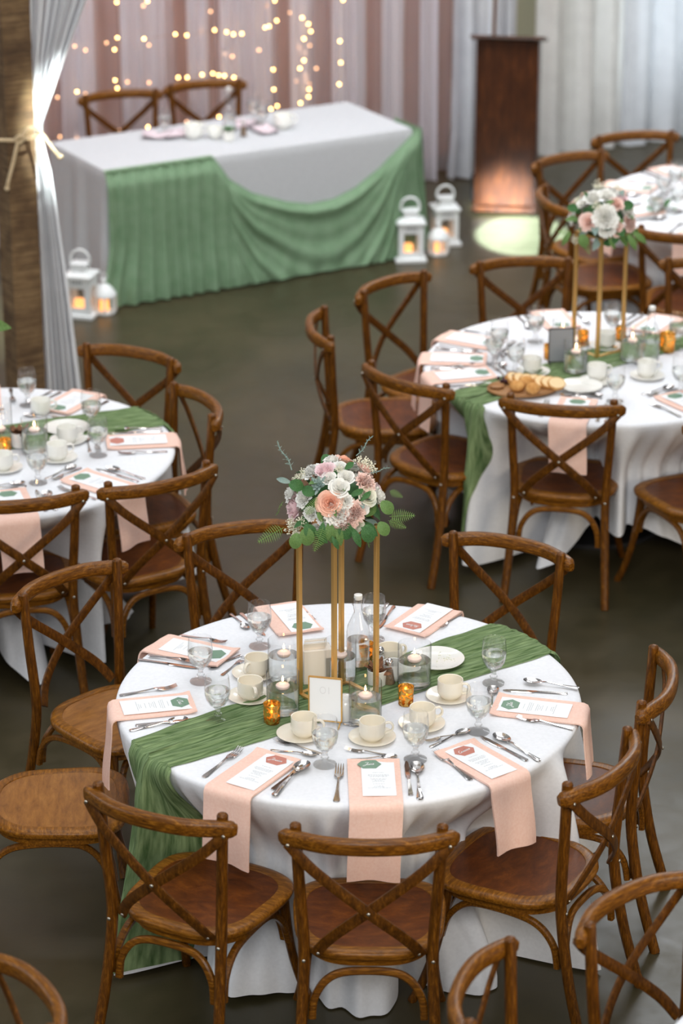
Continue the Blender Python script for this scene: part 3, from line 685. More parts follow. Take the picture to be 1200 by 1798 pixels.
def swag(u, v):
    t = u; zt = swag_top(t); z = zt - v * (zt - 0.012)
    s = t * (HL + 0.05) - 0.02
    pl = math.sin(t * 2 * PI * 26 + 0.8 * math.sin(t * 30)) * (1 - sm(S0 - 0.02, S0 + 0.10, t))
    q = max(0.0, (t - S0) / (1 - S0)); shp = max(0.10, (0.766 - zt) / 0.354); k = (0.766 - z) / shp
    fold = (math.sin(k * 22) + 0.5 * math.sin(k * 47 + 2)) * sm(S0, S0 + 0.12, t) * (0.55 if q < .96 else .3)
    fl = math.sin(t * 2 * PI * 13 + 1) * sm(0.35, 0.76, 0.766 - z) * 0.5
    d = -(0.022 + 0.034 * sm(0, .12, v) + 0.016 * pl * (0.3 + 0.8 * v) + 0.016 * fold * sm(0, .15, v) + 0.012 * fl + 0.03 * sm(0.45, 1, v) ** 1.5 * (1 - sm(.8, 1, t)))
    s += -0.07 * sm(0.5, 1, v) * (1 - sm(0, 0.2, t)) + 0.02 * math.sin(z * 9) * sm(0.3, .8, t)
    return hp(s, d, z)
sw = MB().grid(360, 60, swag)
def swag_side(u, v):
    z = 0.764 - v * 0.752; pl = math.sin(u * 2 * PI * 4)
    return hp(HL + 0.045 + 0.03 * v + 0.012 * pl * (0.3 + v) + 0.03 * v ** 1.5, -0.05 + u * 0.32, z)
def swag_lap(u, v):   # the pleated edge lapped over the table top
    s = u * S0 * (HL + .05) - 0.02; pl = math.sin(u * S0 * 2 * PI * 26 + 0.8 * math.sin(u * S0 * 30))
    return hp(s, -0.03 + 0.045 * v, 0.767 + 0.003 * pl * (1 - v))
sw.grid(30, 40, swag_side); sw.grid(120, 4, swag_lap)
tag(ob('sage_swag', sw.mesh('sage_swag', 'drape_green', True, None)), 'sage green chiffon swag pleated and draped across the head table front', 'drapery')

# ------------------------------------------------------------ runners of green gauze
def runner(name, label, c, p0, p1, width_, psh, seed, flare, hang0, hang1, w_hang=1.0, drift=0.0):
    """a crinkled gauze strip across the table top from rim point p0 to rim point p1 (both relative to the centre), falling at each end."""
    a = Vector(p0); b_ = Vector(p1); u_ = (b_ - a).normalized(); n_ = Vector((-u_.y, u_.x)); Lt = (b_ - a).length
    total = hang0 + Lt + hang1; nl = int(total / 0.012); nw = 60
    def fn(u, v):
        L = u * total - hang0; width = width_[0] + (width_[1] - width_[0]) * min(1, max(0, L / Lt)); w = (v - 0.5) * width
        wr = 0.0065 * math.sin(w * 110 + 3.5 * fbm(L * 2.2, w * 3, seed)) + 0.006 * fbm(L * 3.5, w * 45, seed) + 0.004 * fbm(L * 9, w * 80, seed + 3)
        h = max(0.002, 0.0070 + 0.55 * wr)
        w2 = w + 0.012 * fbm(L * 4, w * 12, seed + 9) * 1.0 + 0.012 * fbm(L * 3, 2 if v > .5 else 5, seed)
        if v < .02 or v > .98: h = 0.003
        p = a + u_ * L + n_ * w2
        r = p.length; rim = R_T + 0.004
        if (L < Lt * .5 and hang0 > 0) or (L >= Lt * .5 and hang1 > 0):
            if r > rim:
                # how far beyond the rim along the strip: it falls that much
                b2 = n_.dot(p); edge = math.sqrt(max(rim * rim - b2 * b2, 0)); over = abs(u_.dot(p)) - edge
                if over > 0:
                    sg = 1 if u_.dot(p) > 0 else -1
                    k = sm(0, hang0 or .5, over) if sg < 0 else sm(0, hang1 or .5, over)
                    w3 = w2 * (1 - (1 - w_hang) * k) + drift * k
                    q = u_ * (sg * math.sqrt(max(rim * rim - w3 * w3, 0))) + n_ * w3
                    th = math.atan2(q.y, q.x); z = max(0.76 - over + 0.012, 0.012)
                    if over < 0.03:
                        t = over / 0.03; z = 0.76 - 0.02 * t * t + h * (1 - t); off = 0.004 + t * (h + 0.010)
                    else:
                        z = 0.76 - 0.02 - (over - 0.03); z = max(z, 0.012); off = h + 0.014
                    return cloth_pt(c, th, z, psh, seed_cloth[label], flare, off)
        return (c[0] + p.x, c[1] + p.y, 0.760 + h)
    me = MB().grid(nl, nw, fn).mesh(name, gauze(round(math.degrees(math.atan2(u_.y, u_.x)))), True, None)
    return tag(ob(name, me), label, 'table runner', 'green gauze table runners')
seed_cloth = {}
def run(label, sd, *a, **k): seed_cloth[label] = sd; return runner('gauze_runner', label, *a, **k)
run('crinkled green gauze runner across the near table, falling to the floor at left', 1.3, NT, (-0.632, -0.43), (0.612, 0.468), (0.25, 0.32), PN, 5.0, 0.16, 0.74, 0.20, 0.62)
run('crinkled green gauze runner under the bread board on the right table', 2.4, RT, (-0.60, -0.455), (0.575, 0.53), (0.22, 0.26), PR, 8.0, 0.10, 0.62, 0.0, 0.55, 0.0)
run('green gauze runner lying across the left table', 4.1, LT, (-0.70, -0.22), (0.655, 0.395), (0.27, 0.27), PL, 11.0, 0.10, 0.0, 0.15)

# ------------------------------------------------------------ napkins, menus, badges, names
def napkin(c, pin, pout, hang, width, label, seed, group='blush pink napkins', psh=None, rz=0.0):
    a = Vector(pin); b_ = Vector(pout); u_ = (b_ - a).normalized(); n_ = Vector((-u_.y, u_.x)); rim = R_T + 0.010
    bb = n_.dot(b_); Le = math.sqrt(max(rim ** 2 - bb ** 2, .01)) - u_.dot(a)
    total = Le + hang; nl = 46; nw = 9
    rnd = random.Random(seed); k1 = rnd.uniform(-.012, .012); k2 = rnd.uniform(0, 6)
    def path(u, w, lift):
        L = u * total; p = a + u_ * L + n_ * w
        edge = math.sqrt(max(rim * rim - n_.dot(p) ** 2, .01)); over = u_.dot(p) - edge
        if over <= 0:
            lip = 0.006 * math.exp(-(L / 0.02) ** 2)
            return (c[0] + p.x, c[1] + p.y, 0.7635 + lift + lip)
        R0 = 0.015
        wv = 0.006 * math.sin(w * 40 + k2) * sm(0, hang, over)
        if over < R0 * PI / 2:
            t = over / R0; q = p - u_ * over + u_ * ((R0 + lift) * math.sin(t)); z = 0.7635 - R0 + (R0 + lift) * math.cos(t)
        else:
            q = p - u_ * over + u_ * (R0 + lift + wv + 0.02 * sm(0, .25, over)) + n_ * (k1 * sm(0, hang, over)); z = 0.7635 - R0 - (over - R0 * PI / 2)
        return (c[0] + q.x, c[1] + q.y, z)
    T = 0.0055; b = MB(); vs = []; fs = []
    ring = [((-0.5), 0), (-0.5, T)] 
    ws = [-0.5 + k / (nw - 1) for k in range(nw)]
    prof = [(w_, T) for w_ in ws] + [(w_, 0.0) for w_ in reversed(ws)]
    m_ = len(prof)
    for i in range(nl):
        u = i / (nl - 1)
        for (w_, l_) in prof: vs.append(path(u, w_ * width, l_ + (0.0012 * math.sin(w_ * 9 + k2) if l_ else 0)))
    for i in range(nl - 1):
        for k in range(m_): fs.append((i * m_ + k, i * m_ + (k + 1) % m_, (i + 1) * m_ + (k + 1) % m_, (i + 1) * m_ + k))
    fs.append(tuple(range(m_ - 1, -1, -1))); fs.append(tuple(range((nl - 1) * m_, nl * m_)))
    b.add(vs, fs)
    return tag(ob('napkin', b.mesh('napkin', 'napkin', True, 45)), label, 'napkin', group)
STROKES = {   # cursive letters as pen strokes on a 0..1 high grid, advance last
 'J': ([[(0.1, 0.95), (0.45, 1.05), (0.75, 0.98), (0.55, 0.5), (0.30, -0.15), (0.05, -0.35), (-0.1, -0.15), (0.25, 0.1), (0.6, 0.2)]], 0.62),
 'C': ([[(0.75, 0.85), (0.6, 1.0), (0.3, 0.8), (0.12, 0.35), (0.3, 0.02), (0.6, 0.1), (0.75, 0.2)]], 0.68),
 'R': ([[(0.25, 0.95), (0.12, 0.0)], [(0.0, 0.85), (0.35, 1.05), (0.65, 0.85), (0.5, 0.6), (0.2, 0.52), (0.45, 0.25), (0.72, 0.05)]], 0.72),
 'o': ([[(0.0, 0.2), (0.1, 0.42), (0.28, 0.45), (0.35, 0.2), (0.2, 0.0), (0.06, 0.12), (0.12, 0.38), (0.48, 0.38)]], 0.46),
 'r': ([[(0.0, 0.1), (0.12, 0.42), (0.22, 0.36), (0.3, 0.4), (0.25, 0.08), (0.42, 0.12)]], 0.40),
 'd': ([[(0.38, 0.35), (0.2, 0.45), (0.04, 0.2), (0.15, 0.0), (0.34, 0.2), (0.52, 1.0), (0.38, 0.1), (0.55, 0.12)]], 0.52),
 'a': ([[(0.36, 0.38), (0.18, 0.45), (0.04, 0.2), (0.14, 0.0), (0.3, 0.15), (0.38, 0.42), (0.36, 0.05), (0.5, 0.12)]], 0.47),
 'n': ([[(0.0, 0.1), (0.08, 0.42), (0.08, 0.0), (0.22, 0.4), (0.32, 0.36), (0.33, 0.04), (0.46, 0.12)]], 0.44),
 'u': ([[(0.02, 0.42), (0.04, 0.08), (0.18, 0.02), (0.3, 0.42), (0.31, 0.05), (0.45, 0.12)]], 0.43),
 'e': ([[(0.0, 0.12), (0.24, 0.28), (0.2, 0.45), (0.06, 0.3), (0.1, 0.02), (0.36, 0.12)]], 0.34),
 'l': ([[(0.0, 0.1), (0.3, 0.85), (0.2, 1.0), (0.08, 0.6), (0.1, 0.02), (0.3, 0.12)]], 0.28),
 'i': ([[(0.04, 0.4), (0.04, 0.04), (0.22, 0.12)], [(0.1, 0.62), (0.13, 0.66)]], 0.22),
 'c': ([[(0.3, 0.4), (0.12, 0.44), (0.02, 0.2), (0.12, 0.0), (0.34, 0.12)]], 0.34),
 'h': ([[(0.0, 0.1), (0.24, 0.9), (0.12, 0.98), (0.06, 0.0), (0.18, 0.4), (0.3, 0.34), (0.3, 0.04), (0.44, 0.12)]], 0.42)}
def script_mesh(word, size, z):
    x = 0; b = MB(); lines = []
    for ch in word:
        st, adv = STROKES[ch]
        for s_ in st: lines.append([(x + p[0], p[1]) for p in s_])
        x += adv
    for ln in lines:
        pts = cat([((p[0] - x / 2 + 0.28 * (p[1] - .4)) * size, (p[1] - 0.35) * size, z) for p in ln], 4)
        hw = 0.0008; vs = []; fs = []
        for i, p in enumerate(pts):
            t = (pts[min(i + 1, len(pts) - 1)] - pts[max(i - 1, 0)]).normalized(); n_ = Vector((-t.y, t.x, 0)) * hw
            vs += [p + n_, p - n_]
        for i in range(len(pts) - 1): fs.append((2 * i, 2 * i + 1, 2 * i + 3, 2 * i + 2))
        b.add(vs, fs)
    return b.mesh('name_script', 'white_ink', False)
def hexa(w, h, z, th=0.0006):
    P_ = [(-w / 2, 0), (-w * 0.27, -h / 2), (w * 0.27, -h / 2), (w / 2, 0), (w * 0.27, h / 2), (-w * 0.27, h / 2)]
    b = MB(); v = [(x, y, z) for x, y in P_] + [(x, y, z + th) for x, y in P_]
    b.add(v, [(5, 4, 3, 2, 1, 0), (6, 7, 8, 9, 10, 11)] + [(i, (i + 1) % 6, 6 + (i + 1) % 6, 6 + i) for i in range(6)]); return b
card_me = MB().box((0, 0, 0.0006), (0.104, 0.235, 0.0012), None, 0).mesh('card_sheet', 'paper', False)
hex_me = {k: hexa(0.076, 0.056, 0.0016).mesh('badge', k, False) for k in ('badge_green', 'badge_rust')}
def text_mesh():
    rnd = random.Random(4); b = MB(); y = 0.035
    for para in (1, 3, 4, 1, 3):
        for _ in range(para):
            w = rnd.uniform(0.022, 0.075); x = -w / 2
            while x < w / 2:
                l = rnd.uniform(0.003, 0.009); l = min(l, w / 2 - x); b.box((x + l / 2, y, 0.0014), (l, 0.0011, 0.0002)); x += l + 0.0022
            y -= 0.0062
        y -= 0.0085
    return b.mesh('printed_menu_lines', 'ink', False)
text_me = text_mesh()
def menu(c, pin, pout, along, side, badge, word, label, rz_extra=0.0, hx=(0.0, 0.085), hrot=0.0):
    """white menu card on the napkin; local +y points to the table centre, so the seated guest can read it."""
    a = Vector(pin); b_ = Vector(pout); u_ = (b_ - a).normalized(); n_ = Vector((-u_.y, u_.x))
    p = a + u_ * along + n_ * side
    rz = math.atan2(-u_.y, -u_.x) - PI / 2 + rz_extra
    t = thing('menu_card', label, 'menu card', (c[0] + p.x, c[1] + p.y, 0.7712), rz, 'white menu cards')
    ob('card_sheet', card_me, t); ob('printed_menu_lines', text_me, t)
    h = ob('badge', hex_me[badge], t, (hx[0], hx[1], 0), hrot)
    if word: ob('name_script', script_mesh(word, 0.017 if len(word) < 6 else 0.0150, 0.0025), h, (0, 0, 0), 0.12)
    return t
# eight places of the near table, counter-clockwise from the front left
near = [
 ('front left', (-0.221, -0.445), (-0.353, -0.657), 0.24, 0.165, 'badge_rust', 'Jordan', (0.13, 0.018)),
 ('front middle', (0.077, -0.484), (0.083, -0.762), 0.25, 0.165, 'badge_green', 'Jude', (0.125, 0.012)),
 ('front right', (0.335, -0.385), (0.490, -0.590), 0.24, 0.165, 'badge_rust', 'Candace', (0.13, 0.0)),
 ('right side', (0.477, -0.076), (0.745, -0.144), 0.20, 0.155, 'badge_green', 'Julia', (0.135, 0.0)),
 ('back right', (0.194, 0.491), (0.319, 0.695), 0.16, 0.165, 'badge_rust', 'Richard', (0.135, 0.0)),
 ('back left', (-0.161, 0.482), (-0.249, 0.724), 0.16, 0.165, 'badge_green', '', (0.13, -0.02)),
 ('left back', (-0.405, 0.277), (-0.649, 0.401), 0.10, 0.16, 'badge_green', '', (0.13, 0.0)),
 ('left front', (-0.509, -0.063), (-0.752, -0.118), 0.26, 0.15, 'badge_green', 'Chad', (0.12, 0.0))]
for i, (nm_, pi_, po_, hg, wd_, bd, word, (al, sd)) in enumerate(near):
    napkin(NT, pi_, po_, hg, wd_, 'blush pink napkin hanging over the %s rim of the near table' % nm_, i)
    hx = {0: (0.0, 0.088), 1: (-0.026, 0.092), 7: (0.0, 0.075)}.get(i, (0.0, 0.080))
    menu(NT, pi_, po_, al, sd, bd, word, 'white menu card with %s badge at the %s place of the near table' % ('rust' if 'rust' in bd else 'green', nm_), 0.0, hx)

# ------------------------------------------------------------ cutlery
def strip(b, st, th=0.0016):
    # st: (y, half width, z) stations; a thin closed bar
    vs = []; fs = []
    for (y, w, z, *cx) in st:
        x = cx[0] if cx else 0
        vs += [(x - w, y, z), (x + w, y, z), (x + w * .8, y, z + th), (x - w * .8, y, z + th)]
    for i in range(len(st) - 1):
        for k in range(4): a = i * 4 + k; c_ = i * 4 + (k + 1) % 4; fs.append((a, c_, c_ + 4, a + 4))
    fs.append((3, 2, 1, 0)); n = (len(st) - 1) * 4; fs.append((n, n + 1, n + 2, n + 3)); b.add(vs, fs)
HAND = [(0, .0045, .001), (.004, .0085, .001), (.012, .0095, .0012), (.03, .0075, .002), (.06, .005, .0035), (.09, .0036, .006), (.115, .0032, .009)]
def fork_m(L=0.205):
    b = MB(); strip(b, HAND + [(.125, .0045, .009), (.133, .0105, .007), (.145, .0125, .005)], 0.002)
    for k in range(4):
        x = (k - 1.5) * 0.0068
        strip(b, [(.143, .0026, .005, x), (.16, .0020, .0035, x), (.18, .0018, .006, x * .97), (.198, .0009, .0115, x * .95)], 0.0016)
    return b.mesh('fork', 'steel', True, 40)
def spoon_m():
    b = MB(); strip(b, HAND + [(.128, .0042, .008), (.136, .006, .006)], 0.002)
    def fn(u, v):
        a = u * 2 * PI; yy = math.sin(a); xx = math.cos(a); w = 0.0205 * (1 + 0.10 * yy)
        return (xx * w * v, 0.165 + yy * 0.033 * v, 0.0015 + 0.0085 * v ** 2.2 + (0.0 if v < .97 else 0.0004))
    b.grid(22, 7, fn, True)
    return b.mesh('spoon', 'steel', True, 50)
def knife_m():
    b = MB(); strip(b, [(0, .004, .001), (.004, .0085, .001), (.012, .009, .001), (.04, .0072, .0015), (.10, .0052, .002), (.118, .006, .002), (.122, .0085, .001), (.16, .0102, .0008), (.20, .0098, .0008), (.222, .006, .0008), (.232, .0012, .0008)], 0.0034)
    return b.mesh('knife', 'steel', True, 40)
FK, SP, KN = fork_m(), spoon_m(), knife_m()
LEN = dict(fork=0.198, spoon=0.198, knife=0.232)
ME = dict(fork=FK, spoon=SP, knife=KN)
def cutlery(kind, name, label, p, q, z=0.7605, tilt=0.0):
    """from handle end p to tip q"""
    p = Vector(p); q = Vector(q); d = q - p; L = d.length; s = L / LEN[kind]
    s = min(1.2, max(0.78, s)); o = tag(ob(name, ME[kind], None, (p.x, p.y, z), math.atan2(d.y, d.x) - PI / 2, s), label, 'cutlery', 'polished steel cutlery')
    if tilt: o.rotation_euler.x = 0; o.rotation_euler = (Matrix.Rotation(math.atan2(d.y, d.x) - PI / 2, 4, 'Z') @ Matrix.Rotation(tilt, 4, 'X')).to_euler()
    return o
cut = [
 ('fork', 'dinner_fork', 'steel dinner fork left of the napkin', 'front left', (-0.430, 7.820), (-0.318, 8.008)),
 ('knife', 'table_knife', 'steel knife right of the napkin', 'front left', (-0.214, 7.736), (-0.106, 7.928)),
 ('spoon', 'dinner_spoon', 'steel dinner spoon lying on the knife', 'front left', (-0.208, 7.688), (-0.107, 7.909)),
 ('fork', 'dessert_fork', 'steel dessert fork above the napkin', 'front left', (-0.063, 7.980), (-0.215, 8.076)),
 ('spoon', 'dessert_spoon', 'steel dessert spoon above the napkin', 'front left', (-0.226, 8.008), (-0.088, 7.968)),
 ('fork', 'dinner_fork', 'steel dinner fork left of the napkin', 'front middle', (-0.016, 7.658), (-0.005, 7.889)),
 ('knife', 'table_knife', 'steel knife right of the napkin', 'front middle', (0.213, 7.699), (0.204, 7.928)),
 ('spoon', 'dinner_spoon', 'steel dinner spoon right of the knife', 'front middle', (0.241, 7.673), (0.234, 7.913)),
 ('fork', 'dessert_fork', 'steel dessert fork above the napkin', 'front middle', (0.173, 7.964), (0.011, 8.008)),
 ('spoon', 'dessert_spoon', 'steel dessert spoon above the napkin', 'front middle', (0.023, 7.940), (0.174, 7.956)),
 ('fork', 'dinner_fork', 'steel dinner fork left of the napkin', 'front right', (0.403, 7.801), (0.296, 7.992)),
 ('knife', 'table_knife', 'steel knife right of the napkin', 'front right', (0.586, 7.932), (0.445, 8.104)),
 ('spoon', 'dinner_spoon', 'steel dinner spoon right of the knife', 'front right', (0.624, 7.932), (0.491, 8.112)),
 ('fork', 'dessert_fork', 'steel dessert fork above the napkin', 'front right', (0.406, 8.137), (0.265, 8.060)),
 ('spoon', 'dessert_spoon', 'steel dessert spoon above the napkin', 'front right', (0.281, 8.028), (0.410, 8.145)),
 ('fork', 'dinner_fork', 'steel dinner fork below the napkin', 'right side', (0.747, 8.157), (0.568, 8.236)),
 ('knife', 'table_knife', 'steel knife above the napkin', 'right side', (0.748, 8.419), (0.536, 8.445)),
 ('spoon', 'dinner_spoon', 'steel dinner spoon lying over the knife', 'right side', (0.788, 8.450), (0.606, 8.502)),
 ('spoon', 'dessert_spoon', 'steel spoon behind the goblet', 'right side', (0.487, 8.278), (0.505, 8.467)),
 ('fork', 'dinner_fork', 'steel fork next to the runner', 'back right', (0.421, 9.070), (0.339, 8.934)),
 ('knife', 'table_knife', 'steel knife by the tall bottle', 'back right', (0.186, 9.134), (0.129, 8.939)),
 ('spoon', 'dinner_spoon', 'steel spoon by the tall bottle', 'back right', (0.164, 9.159), (0.119, 8.982)),
 ('spoon', 'dinner_spoon', 'steel spoon at the left end', 'back left', (-0.391, 9.070), (-0.325, 8.929)),
 ('knife', 'table_knife', 'steel knife behind the goblet', 'back left', (-0.355, 9.070), (-0.264, 8.877)),
 ('fork', 'dinner_fork', 'steel fork behind the gold stand', 'back left', (-0.158, 9.159), (-0.096, 8.997)),
 ('fork', 'dinner_fork', 'steel fork behind the goblet', 'left back', (-0.558, 8.887), (-0.395, 8.816)),
 ('fork', 'salad_fork', 'steel fork lying on the knife', 'left back', (-0.657, 8.709), (-0.481, 8.645)),
 ('knife', 'table_knife', 'steel knife below the napkin', 'left back', (-0.690, 8.686), (-0.482, 8.614)),
 ('spoon', 'dinner_spoon', 'steel spoon between goblet and cup', 'left back', (-0.342, 8.723), (-0.436, 8.618)),
 ('fork', 'dessert_fork', 'small steel fork leaning toward the cup', 'left back', (-0.403, 8.560), (-0.329, 8.695)),
 ('fork', 'dinner_fork', 'steel dinner fork above the napkin', 'left front', (-0.734, 8.406), (-0.547, 8.467)),
 ('knife', 'table_knife', 'steel knife below the napkin', 'left front', (-0.666, 8.182), (-0.458, 8.232)),
 ('spoon', 'dinner_spoon', 'steel spoon by the runner', 'left front', (-0.683, 8.145), (-0.499, 8.224))]
for (k, n_, lab, pl, p, q) in cut:
    over = 'lying' in lab
    cutlery(k, n_, '%s at the %s place, near table' % (lab, pl), p, q, 0.7605 + (0.006 if over else 0))

# ------------------------------------------------------------ glass, cups and candles
def goblet_kit(fill=0.62):
    H_ = 0.168
    out = [(0.0, 0.0), (0.0335, 0.0), (0.034, 0.003), (0.022, 0.0065), (0.010, 0.011), (0.0085, 0.020), (0.0125, 0.027), (0.0085, 0.034), (0.0075, 0.044), (0.012, 0.052), (0.024, 0.064), (0.0335, 0.082), (0.0375, 0.100), (0.0385, 0.118), (0.037, 0.140), (0.0350, 0.166), (0.0345, 0.168)]
    inn = [(0.0335, 0.166), (0.0355, 0.140), (0.0370, 0.118), (0.0360, 0.100), (0.0320, 0.083), (0.0225, 0.066), (0.010, 0.056), (0.0, 0.054)]
    stem = MB().lathe([p for p in out if p[1] <= 0.052] + [(0.0, 0.0525)], 26).mesh('stem_and_foot', 'glass')
    bowl = MB().lathe([p for p in out if p[1] >= 0.052] + inn, 32).mesh('bowl', 'thin')
    zt = 0.116
    wat = MB().lathe([(0.0, 0.0545), (0.0098, 0.0565), (0.0222, 0.0665), (0.0316, 0.0835), (0.0355, 0.100), (0.0364, zt - 0.001), (0.0364, zt), (0.0, zt)], 32).mesh('water', 'water', True, 60)
    return [('stem_and_foot', stem), ('bowl', bowl), ('water', wat)]
GOB = goblet_kit()
def goblet(p, label, grp): return put(GOB, 'water_goblet', label, 'glass', (p[0], p[1], 0.7605), 0, grp, (1.10, 1.10, 0.96))
for p, lab in [((-0.470, 8.516), 'stemmed glass of water at the left back place, near table'), ((-0.401, 8.219), 'stemmed glass of water on the runner at the left front, near table'),
    ((-0.281, 8.797), 'stemmed glass of water at the back left, near table'), ((-0.052, 7.909), 'stemmed glass of water in front of the framed card'),
    ((0.233, 7.944), 'stemmed glass of water before the right pair of front cups'), ((0.440, 8.141), 'stemmed glass of water left of the right side napkin'),
    ((0.507, 8.502), 'stemmed glass of water on the right near the runner end'), ((0.112, 8.853), 'stemmed glass of water behind the swing-top bottle')]:
    goblet(p, lab, 'stemmed water glasses')
MUG_P = [(0.0, 0.0), (0.024, 0.0), (0.027, 0.004), (0.033, 0.008), (0.0412, 0.020), (0.0428, 0.032), (0.0425, 0.066), (0.0420, 0.068), (0.0395, 0.067), (0.0390, 0.034), (0.034, 0.018), (0.022, 0.009), (0.0, 0.008)]
def mug_kit(mat):
    body = MB().lathe(MUG_P, 36).mesh('cup_body', mat)
    hd = MB().tube(cat([(0.040, 0, 0.058), (0.056, 0, 0.060), (0.066, 0, 0.048), (0.062, 0, 0.032), (0.042, 0, 0.024)], 6), 0.0045, 8, (1.3, 0.8), (0, 1, 0)).mesh('handle', mat)
    return [('cup_body', body), ('handle', hd)]
SAU = lambda mat: MB().lathe([(0.0, 0.003), (0.028, 0.003), (0.030, 0.0), (0.034, 0.0), (0.050, 0.004), (0.068, 0.010), (0.0755, 0.0125), (0.076, 0.0142), (0.068, 0.0135), (0.050, 0.008), (0.034, 0.005), (0.0, 0.005)], 44).mesh('saucer', mat)
MUG, MUGW, SA, SAW = mug_kit('stone'), mug_kit('china'), SAU('stone'), SAU('china')
def cup(p, ps, rz, lab, sc_=1.0, white=False):
    if ps: put(SAW if white else SA, 'saucer', 'round cream saucer under ' + lab, 'saucer', (ps[0], ps[1], 0.7606), 0, 'cream saucers')
    put(MUGW if white else MUG, 'coffee_cup', lab, 'cup', (p[0], p[1], 0.7606 + (0.0052 if ps else 0)), rz, 'cream coffee cups', sc_)
cup((-0.283, 8.555), (-0.292, 8.564), -2.2, 'cream coffee cup behind, at the left of the near table')
cup((-0.300, 8.376), (-0.300, 8.385), -1.25, 'cream coffee cup beside the runner at the left')
cup((-0.120, 8.104), (-0.133, 8.108), -0.25, 'cream coffee cup at the front left of the framed card')
cup((0.098, 8.076), (0.098, 8.084), 0.0, 'cream coffee cup at the front middle, near table')
cup((0.261, 8.174), (0.259, 8.182), 0.25, 'cream coffee cup behind the front right goblet')
cup((0.358, 8.380), (0.353, 8.389), -0.35, 'cream coffee cup by the plate of crumbs', 1.0)
cup((0.162, 8.645), None, 0.6, 'cream coffee cup behind the salt and pepper, near table', 1.02)
put(MUGW, 'milk_jug', 'small white cup standing right of the pepper shaker', 'cup', (*(0.171, 8.520), 0.762), 2.6, None, (0.85, 0.85, 1.0))
plate = MB().lathe([(0.0, 0.003), (0.055, 0.003), (0.058, 0.0), (0.062, 0.0), (0.080, 0.008), (0.094, 0.0125), (0.0945, 0.0142), (0.080, 0.011), (0.062, 0.005), (0.0, 0.005)], 56).mesh('side_plate', 'china')
pl_ = put(plate, 'side_plate', 'white side plate with a few crumbs beside the candle vase', 'plate', (*(0.322, 8.654), 0.770), 0)
cr = MB(); rnd = random.Random(5); c0 = Vector((0.344, 8.668))
for _ in range(34): cr.ball((c0.x + rnd.gauss(0, .018), c0.y + rnd.gauss(0, .022), 0.7762), rnd.uniform(.0012, .003), 5, 4, (1, 1, .6))
tag(ob('food_crumbs', cr.mesh('food_crumbs', 'f_cream')), 'pale crumbs scattered on the side plate', 'crumbs', None, 'stuff')
def vase_kit(h=0.150, r=0.0535, fill=0.62):
    g = MB().lathe([(0.0, 0.0), (r - .002, 0.0), (r, 0.002), (r, h - 0.001), (r - 0.0007, h), (r - 0.0018, h - 0.001), (r - 0.0018, 0.012), (r - 0.006, 0.008), (0.0, 0.007)], 44).mesh('vase_glass', 'thin')
    w = MB().lathe([(0.0, 0.0085), (r - 0.0065, 0.0095), (r - 0.0025, 0.014), (r - 0.0025, h * fill), (0.0, h * fill)], 44).mesh('water', 'water', True, 60)
    return [('vase_glass', g), ('water', w)]
VAS = vase_kit()
CAN = [('wax', MB().lathe([(0.0, -0.012), (0.010, -0.0115), (0.019, -0.005), (0.0235, 0.004), (0.0225, 0.009), (0.014, 0.015), (0.0, 0.017)], 24).mesh('wax', 'wax')),
       ('wick', MB().tube([(0, 0, 0.016), (0.0005, 0, 0.023)], 0.0008, 5).mesh('wick', 'wick')),
       ('flame', MB().lathe([(0.0, 0.020), (0.0026, 0.023), (0.0036, 0.027), (0.0026, 0.033), (0.0010, 0.039), (0.0, 0.042)], 10).mesh('flame', 'flame'))]
def candle_vase(p, lab, s=1.0, fill=0.62, kit=None, off=(0, 0)):
    put(kit or VAS, 'cylinder_vase', 'clear glass cylinder vase of water ' + lab, 'vase', (p[0], p[1], 0.762), 0, 'cylinder vases with floating candles', s)
    put(CAN, 'floating_candle', 'lit pale floating candle in the vase ' + lab, 'candle', (p[0] + off[0], p[1] + off[1], 0.762 + 0.145 * fill * s + 0.003), random.uniform(0, 6), 'floating candles', s)
candle_vase((0.077, 8.203), 'in front of the gold stand', 1.0)
candle_vase((0.242, 8.476), 'at the right of the gold stand', 1.04)
candle_vase((-0.004, 8.516), 'behind the gold stand column')
candle_vase((-0.192, 8.524), 'at the back left of the gold stand')
candle_vase((-0.191, 8.274), 'at the left on the runner')
VOT = [('holder', MB().lathe([(0.0, 0.0), (0.0235, 0.0), (0.0245, 0.002), (0.0250, 0.020), (0.0262, 0.064), (0.0255, 0.0645), (0.0245, 0.063), (0.0236, 0.010), (0.0, 0.008)], 32).mesh('holder', 'mercury'))]
TEA = [('wax', MB().lathe([(0.0, 0.009), (0.0185, 0.009), (0.0185, 0.026), (0.006, 0.025), (0.0, 0.025)], 20).mesh('wax', 'wax')),
       ('flame', MB().lathe([(0.0, 0.029), (0.0030, 0.032), (0.0040, 0.037), (0.0026, 0.045), (0.0, 0.052)], 10).mesh('flame', 'flame'))]
def votive(p, lab, s=1.0, z=0.762):
    put(VOT, 'votive_holder', 'gold mercury glass votive holder ' + lab, 'candle holder', (p[0], p[1], z), random.uniform(0, 6), 'gold votive holders', s)
    put(TEA, 'votive_candle', 'lit votive candle in the gold holder ' + lab, 'candle', (p[0], p[1], z + .0005), 0, 'votive candles', s)
votive((-0.225, 8.195), 'on the runner at the left', 1.06, 0.768)
votive((0.211, 8.342), 'right of the front candle vase')
votive((0.083, 8.682), 'behind the dried flowers')

